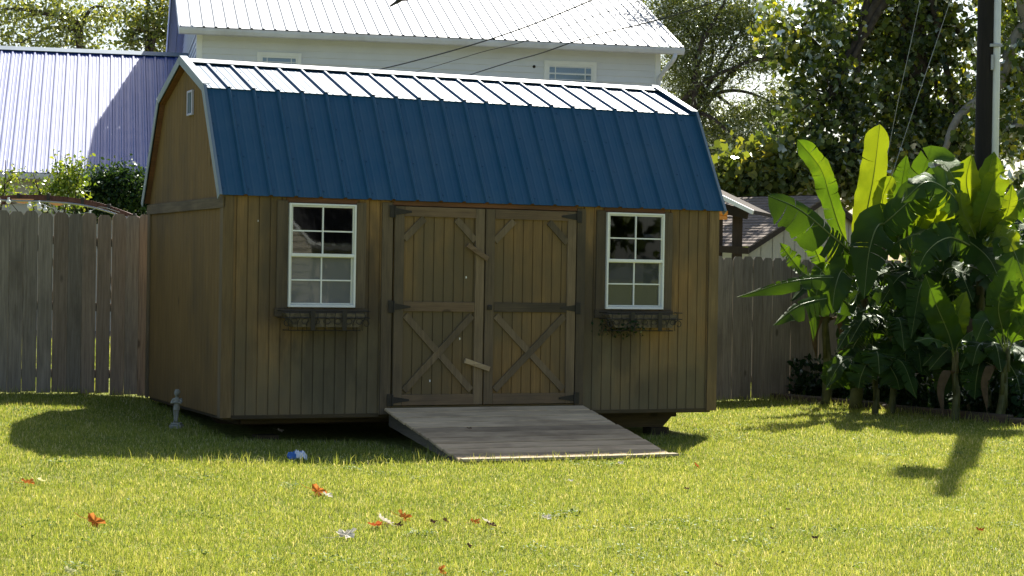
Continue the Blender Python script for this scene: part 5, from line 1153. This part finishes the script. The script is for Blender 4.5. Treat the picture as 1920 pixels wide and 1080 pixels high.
vs = [Vector((v.x, v.y, zz)) for zz in (0, R1.z-.1) for v in (c_, c_+ed*7.8, c2_+ed*7.8, c2_)]; m.add(vs, [(0, 1, 5, 4), (1, 2, 6, 5), (2, 3, 7, 6), (3, 0, 4, 7), (4, 5, 6, 7)]); m.build('wall', M['siding2'], NH)
m = MB(); m.add([rel2(R1), rel2(FE), rel2(PKp+ed*8), rel2(PKp), rel2(G1), rel2(G1+ed*8)], [(0, 1, 2, 3), (3, 2, 5, 4)]); m.build('roof', plain('dark_grey_roofing', (.03, .03, .032), .95, 0, .1, .3, 6), NH)
m = MB(); m.bar(rel2(R1), rel2(PKp), .05, .06); m.bar(rel2(G1), rel2(PKp), .05, .06); m.build('rake_board', M['white'], NH)
m = MB(); m.bar(rel2(R1), rel2(FE), .06, .05); m.build('gutter', M['white'], NH)
for (x, y, hgt, s, lb) in ((15.5, 4.5, 7.5, 41, 'nearest tree mirrored in the right shed window'), (17.5, 10.5, 8, 42, 'farther tree mirrored in the right shed window'), (16, -14, 9, 43, 'tree standing behind the mirrored neighbour house')):
    bl = [(Vector((x+dx, y+dy, z)), 1.7, 1.7, 1.2, 1) for dx, dy, z in ((0, 0, hgt), (-1.2, .5, hgt-1.6), (1.4, -.4, hgt-1.4), (.2, 1.2, hgt-3.2), (-.6, -1.2, hgt-3), (1.2, .8, hgt-4.6), (-1.3, 0, hgt-4.8))]
    tree(lb, 'leafy_tree', Vector((x, y, 0)), bl, M['syc'], .22, 40, 110, 'lobed', 'bark', [Vector((x, y, 0)), Vector((x+.1, y, 2)), Vector((x, y, 4.5))], r0=.18, seed=s, spread=.4)
# ------------------------------------------------------------------ grass
def ramp_local(X, Y): return s_inv(X, Y)
def blades(name, X, Y, Ln, Wd, tint, lean=.55, rng=RNG, zoff=0.0):
    n = len(X); Z = gz(X, Y)-.004+zoff; a = rng.uniform(0, 2*np.pi, n); l = np.abs(rng.normal(0, lean, n)); dx, dy = np.cos(a), np.sin(a); px_, py_ = -dy, dx
    fa = rng.uniform(0, np.pi, n); px_, py_ = np.cos(fa), np.sin(fa)
    h1 = Ln*.55*np.cos(l*.6); o1 = Ln*.55*np.sin(l*.6); h2 = h1+Ln*.45*np.cos(np.minimum(l*1.9, 1.75)); o2 = o1+Ln*.45*np.sin(np.minimum(l*1.9, 1.75))
    V = np.empty((n, 5, 3)); w0 = Wd*.5; w1 = Wd*.42
    V[:, 0] = np.stack([X-px_*w0, Y-py_*w0, Z], 1); V[:, 1] = np.stack([X+px_*w0, Y+py_*w0, Z], 1)
    V[:, 2] = np.stack([X+dx*o1+px_*w1, Y+dy*o1+py_*w1, Z+h1], 1); V[:, 3] = np.stack([X+dx*o1-px_*w1, Y+dy*o1-py_*w1, Z+h1], 1)
    V[:, 4] = np.stack([X+dx*o2, Y+dy*o2, Z+h2], 1)
    b = (np.arange(n)*5)[:, None]; loops = np.concatenate([b+np.array([0, 1, 2, 3]), b+np.array([3, 2, 4])], 1).ravel()
    st = np.stack([np.arange(n)*7, np.arange(n)*7+4], 1).ravel()
    return npmesh(name, V.reshape(-1, 3), loops, st, M['grass'], np.repeat(np.clip(tint, 0, 1), 5))
def lawn_ok(X, Y):
    lx, ly = s_inv(X, Y)
    under = (lx > .12) & (lx < SL-.12) & (ly > .1) & (ly < SW-.1)
    rp = (lx > 1.45) & (lx < 3.52) & (ly > -1.74) & (ly < .2)
    fs = (X-FA.x)*FDIR.y-(Y-FA.y)*FDIR.x         # >0 on the camera side
    t_ = ((X-ea.x)*(eb.x-ea.x)+(Y-ea.y)*(eb.y-ea.y))/((eb-ea).length**2); side = (X-ea.x)*(eb.y-ea.y)-(Y-ea.y)*(eb.x-ea.x)
    bed = (side < 0) & (X > ea.x-.1) & (Y > 18)
    return ~under & ~rp & (fs > .03) & ~bed
def pn(X, Y, s, ph=0.0):   # cheap smooth patch noise
    return (np.sin(X*s+1.7*np.sin(Y*s*.8+ph))+np.sin(Y*s*1.3+1.3*np.sin(X*s*.7+2+ph))+np.sin((X+Y)*s*.6+ph*2+1.9*np.sin((X-Y)*s*1.1)))/3
n = 880000
Yv = RNG.uniform(9.0, 25.2, int(n*2.2)); keep = RNG.uniform(0, 1, len(Yv)) < (.50+.5*(25-Yv)/16); Yv = Yv[keep]
Xv = RNG.uniform(-1, 1, len(Yv))*(Yv*.2667+1.0); ok = lawn_ok(Xv, Yv) & (Yv < 19.42+.565*(Xv+3.8)+.1); Xv, Yv = Xv[ok][:n], Yv[ok][:n]
pt1 = pn(Xv, Yv, 2.1)*.5+pn(Xv, Yv, 6.3, 1.)*.3+pn(Xv, Yv, 17, 2.)*.25
dens = RNG.uniform(0, 1, len(Xv)) < .80+.35*pn(Xv, Yv, 9, 4.); Xv, Yv, pt1 = Xv[dens], Yv[dens], pt1[dens]
tn = .50+.20*pt1+RNG.normal(0, .18, len(Xv)); straw = RNG.uniform(0, 1, len(Xv)) < .085-.05*pt1; tn[straw] = RNG.uniform(.88, 1, straw.sum())
Ln = RNG.uniform(.022, .052, len(Xv))*(1+.4*pt1); Wd = .0036*(1+(Yv-9)*.045)*RNG.uniform(.7, 1.3, len(Xv))
o = blades('lawn_grass', Xv, Yv, Ln, Wd, tn, 1.05); tag(o, 'sunlit short green lawn in front of the shed', 'grass', kind='stuff')
# taller ragged wisps along edges
Xs, Ys, Ls_ = [], [], []
def wisps(P0, P1, n, spread, lo, hi):
    u = RNG.uniform(0, 1, n); Xs.append(P0[0]+(P1[0]-P0[0])*u+RNG.normal(0, spread, n)); Ys.append(P0[1]+(P1[1]-P0[1])*u+RNG.normal(0, spread, n)); Ls_.append(RNG.uniform(lo, hi, n))
f0 = sw(-.6, -1.75); f1 = sw(1.45, -1.62); wisps(f0, f1, 420, .13, .06, .14); wisps(sw(-1.2, -1.5), sw(0, -1.75), 160, .15, .06, .14)
wisps(sw(1.45, -1.55), sw(1.5, -1.0), 160, .05, .07, .16); wisps(sw(1.55, -1.80), sw(3.5, -1.80), 420, .035, .05, .12); wisps(sw(3.54, -1.7), sw(3.54, -.5), 220, .05, .06, .14)
wisps(FA+FDIR*-3+FN*.12, FA+FDIR*0+FN*.12, 700, .07, .05, .13); wisps(FA+FDIR*6.5+FN*.12, FA+FDIR*9+FN*.12, 600, .08, .06, .14)
wisps(ea-Vector((.15, .15, 0)), eb-Vector((.15, .15, 0)), 1200, .12, .06, .16); wisps(sw(0, -.15), sw(1.4, -.2), 260, .2, .05, .10); wisps(sw(3.8, -.2), sw(SL+.2, -.2), 300, .15, .06, .13); wisps(sw(-.15, 0), sw(-.15, 2.7), 300, .08, .05, .12)
Xs = np.concatenate(Xs); Ys = np.concatenate(Ys); Ls_ = np.concatenate(Ls_); lx, ly = s_inv(Xs, Ys); ok = ~((lx > 1.52) & (lx < 3.5) & (ly > -1.72) & (ly < 0)) & lawn_ok(Xs, Ys) | ((ly < -1.72) & (ly > -2))
Xs, Ys, Ls_ = Xs[ok], Ys[ok], Ls_[ok]; tn = RNG.beta(3, 2, len(Xs)); o = blades('tall_grass', Xs, Ys, Ls_, np.full(len(Xs), .005), tn, .95); tag(o, 'taller ragged grass wisps along the shed shadow and fence', 'grass', kind='stuff')
wx, wy = [], []
for k in range(150):
    yy = RNG.uniform(9.3, 20); xx = RNG.uniform(-1, 1)*(yy*.2667+.6); q = int(RNG.uniform(15, 80)); s_ = RNG.uniform(.03, .16); wx.append(xx+RNG.normal(0, s_, q)); wy.append(yy+RNG.normal(0, s_, q))
wx = np.concatenate(wx); wy = np.concatenate(wy); ok = lawn_ok(wx, wy); wx, wy = wx[ok], wy[ok]
o = leaves_mesh('clover_patches', np.stack([wx, wy, gz(wx, wy)+RNG.uniform(.015, .042, len(wx))], 1), RNG.uniform(.012, .028, len(wx)), M['bush'], tint=RNG.beta(2, 3, len(wx)), tilt=.5); tag(o, 'small clover and weed leaves mixed into the lawn', 'clover', kind='stuff')
# sparse grass beyond the fence (seen through its gaps)
Xb = RNG.uniform(-8, 10, 60000); Yb = RNG.uniform(19, 32, 60000); fs = (Xb-FA.x)*FDIR.y-(Yb-FA.y)*FDIR.x; ok = (fs < -.1) & ((Xb < -1.5) | (Xb > 1.5)); Xb, Yb = Xb[ok], Yb[ok]
o = blades('rough_grass', Xb, Yb, RNG.uniform(.05, .11, len(Xb)), np.full(len(Xb), .012), RNG.beta(3, 3, len(Xb)), .6); tag(o, 'rough green grass in the gardens beyond the fence', 'grass', kind='stuff')
# ------------------------------------------------------------------ fallen leaves and litter
def lm(name, c, c2, tr=.35):
    m, t, b, o = newmat(name); t.nodes.remove(b); v = coords(t, (1, 1, 1)); cc = mix(t, ramp(t, noise(t, v, 30, 4, .6), [(.35, 0.), (.65, 1.)]), c, c2)
    d = t.nodes.new('ShaderNodeBsdfDiffuse'); t.links.new(cc, d.inputs[0]); tl = t.nodes.new('ShaderNodeBsdfTranslucent'); t.links.new(cc, tl.inputs[0]); ms = t.nodes.new('ShaderNodeMixShader'); ms.inputs[0].default_value = tr
    t.links.new(d.outputs[0], ms.inputs[1]); t.links.new(tl.outputs[0], ms.inputs[2]); t.links.new(ms.outputs[0], o.inputs[0]); return m
LM = {'orange': lm('orange_dry_leaf', (.42, .13, .03), (.62, .24, .06), .5), 'pale': lm('pale_dry_leaf', (.62, .55, .45), (.80, .74, .64), .25), 'dark': lm('dark_dry_leaf', (.07, .045, .03), (.14, .08, .05), .2), 'red': lm('red_brown_leaf', (.26, .05, .02), (.40, .11, .03), .4), 'yellow': lm('pale_yellow_leaf', (.62, .58, .28), (.78, .74, .42), .4)}
def fallen(px, py, sz, kind, label, tilt, yaw, curl=.35, ramp=False):
    d = ray(px, py); k = 5
    Yd = 10
    for _ in range(40):
        p = at(px, py, Yd); zg = gzs(p.x, p.y)+.036; Yd *= (CZ-zg)/(CZ-p.z) if p.z < CZ else 1
    p = at(px, py, Yd)
    if ramp:
        n_ = Vector((-STH, CT, 0)); C = Vector((0, 0, CZ)); s_ = 15.; 
        for _ in range(400):
            q = C+d*s_; lx, ly = s_inv(q.x, q.y); zr = ZB+.05+(-.285)*(-ly-.045)/(RL-.045)+.02
            if q.z < zr: break
            s_ += .01
        p = q
    sz *= 1.22 if kind != 'dark' else .95
    rr = random.Random(int(px*7+py)); out = []
    lobes = 5; npt = 40
    for i in range(npt):
        a = 2*math.pi*i/npt; rad = .60+.24*abs(math.cos(a*2.5))**1.5*math.cos(a*2.5)/max(abs(math.cos(a*2.5)), 1e-3)+.07*math.cos(a*15)+rr.uniform(-.03, .03)
        out.append((math.cos(a)*rad, math.sin(a)*rad))
    m = MB(); rings = 5; vs = [(0, 0, 0)]
    for r_ in range(1, rings+1):
        f = r_/rings
        for (x, y) in out:
            X, Y = x*f*sz*.5, y*f*sz*.5; q = math.hypot(X, Y); zz = curl*(X*X*.9+abs(Y)*sz*.35*f)/sz*1.6+.05*sz*math.sin(7*math.atan2(Y, X))*f
            vs.append((X*(1-.25*f*curl), Y*(1-.3*f*curl), zz))
    fs = [(0, 1+i, 1+(i+1) % npt) for i in range(npt)]
    for r_ in range(rings-1):
        b0 = 1+r_*npt; fs += [(b0+i, b0+npt+i, b0+npt+(i+1) % npt, b0+(i+1) % npt) for i in range(npt)]
    m.add(vs, fs); m.tube([(-.02*sz, 0, 0), (-.6*sz, .03*sz, .03*sz), (-.85*sz, .12*sz, .08*sz)], [.012*sz, .01*sz, .008*sz], 5)
    o = m.build('fallen_leaf', LM[kind], smooth=True); o.location = p+Vector((0, 0, .02*0)); o.rotation_euler = (tilt, rr.uniform(-.3, .3), yaw)
    tag(o, label, 'leaf', 'fallen leaves scattered on the lawn'); return o
FL = [(178, 978, .13, 'orange', 'lone bright orange leaf standing upright on the left of the lawn', 1.1, .3), (596, 921, .13, 'orange', 'orange upright leaf touching a small white one above the leaf cluster', 1.2, .2), (614, 928, .085, 'pale', 'small white leaf beside the orange upright leaf', .5, 1.),
      (757, 969, .12, 'orange', 'orange curled leaf at the right end of the leaf cluster', .9, .8), (722, 977, .15, 'pale', 'white curled leaf in the middle of the leaf cluster', .5, 2.2), (705, 984, .11, 'red', 'brown leaf at the bottom left of the leaf cluster', .4, 3.0), (748, 984, .08, 'dark', 'dark shrivelled leaf under the leaf cluster', .4, 1.1),
      (650, 1002, .13, 'pale', 'lone white leaf below and left of the leaf cluster', .5, .4), (812, 978, .07, 'dark', 'left one of two dark brown leaf scraps right of the cluster', .5, 0.), (835, 976, .08, 'dark', 'right one of two dark brown leaf scraps right of the cluster', .6, 2.), (891, 978, .07, 'orange', 'small orange leaf right of the dark leaf scraps', .6, .5), (921, 984, .10, 'dark', 'brown leaf in the right part of the orange and pale pair', .4, 1.), (912, 977, .08, 'pale', 'small pale leaf between the small orange and brown leaves', .4, 2.5),
      (880, 1023, .05, 'dark', 'tiny dark leaf curled on the lawn near the front', .9, .2), (827, 1070, .09, 'orange', 'orange leaf at the bottom edge of the picture', 1.2, 1.3), (130, 1071, .07, 'yellow', 'pale yellow leaf near the bottom left corner', .9, .5), (1025, 970, .075, 'pale', 'small white leaf alone right of centre on the lawn', .5, .7), (1306, 873, .09, 'red', 'red brown leaf right of the ramp end', .8, 1.9), (1164, 868, .06, 'pale', 'small white leaf just below the ramp lip', .4, .3), (1070, 901, .05, 'pale', 'faint pale leaf scrap below the middle of the ramp', .3, .3),
      (52, 904, .11, 'orange', 'orange brown leaf lying at the far left of the lawn', .4, 1.), (76, 900, .08, 'yellow', 'pale leaf touching the far left orange leaf', .4, 2.), (1347, 1060, .07, 'dark', 'dark leaf near the bottom right of the lawn', .4, 1.), (1528, 1008, .06, 'dark', 'small dark leaf on the right part of the lawn', .4, .1), (1447, 990, .035, 'dark', 'tiny black leaf speck right of centre', .7, .1), (1288, 916, .06, 'dark', 'brown leaf scrap below the red brown leaf', .3, .1), (1837, 993, .06, 'red', 'small reddish leaf at the far right of the lawn', .3, .1), (1478, 955, .05, 'dark', 'faint dark leaf speck in the middle right lawn', .3, .1), (525, 807, .07, 'pale', 'pale leaf lying in the shed shadow under the left window', .5, .4)]
for q in FL: fallen(*q)
fallen(880, 803, .07, 'dark', 'dark small leaf lying on the ramp planks', .2, .8, ramp=True)
p = at(557, 850, 15.55); p.z = gzs(p.x, p.y)+.03
m = MB(); rr = random.Random(4); 
vs = []; nn = 12
for i in range(nn+1):
    for j in range(nn+1):
        u, v = i/nn-.5, j/nn-.5; vs.append((u*.15, v*.10, .035*(1-4*u*u)*(1-4*v*v)+.016*math.sin(u*19+v*7)+.012*math.cos(v*23-u*9)+rr.uniform(-.004, .004)))
m.add(vs, [(i*(nn+1)+j, (i+1)*(nn+1)+j, (i+1)*(nn+1)+j+1, i*(nn+1)+j+1) for i in range(nn) for j in range(nn)]); m.mi = [0 if (k//nn) < 5 or (k % nn) > 8 else 1 for k in range(nn*nn)]
o = m.build('crumpled_wrapper', [M['bluep'], M['whitep']], smooth=True); o.location = p; o.rotation_euler = (.35, -.1, .3); tag(o, 'crumpled blue and white plastic wrapper at the shadow edge', 'litter')
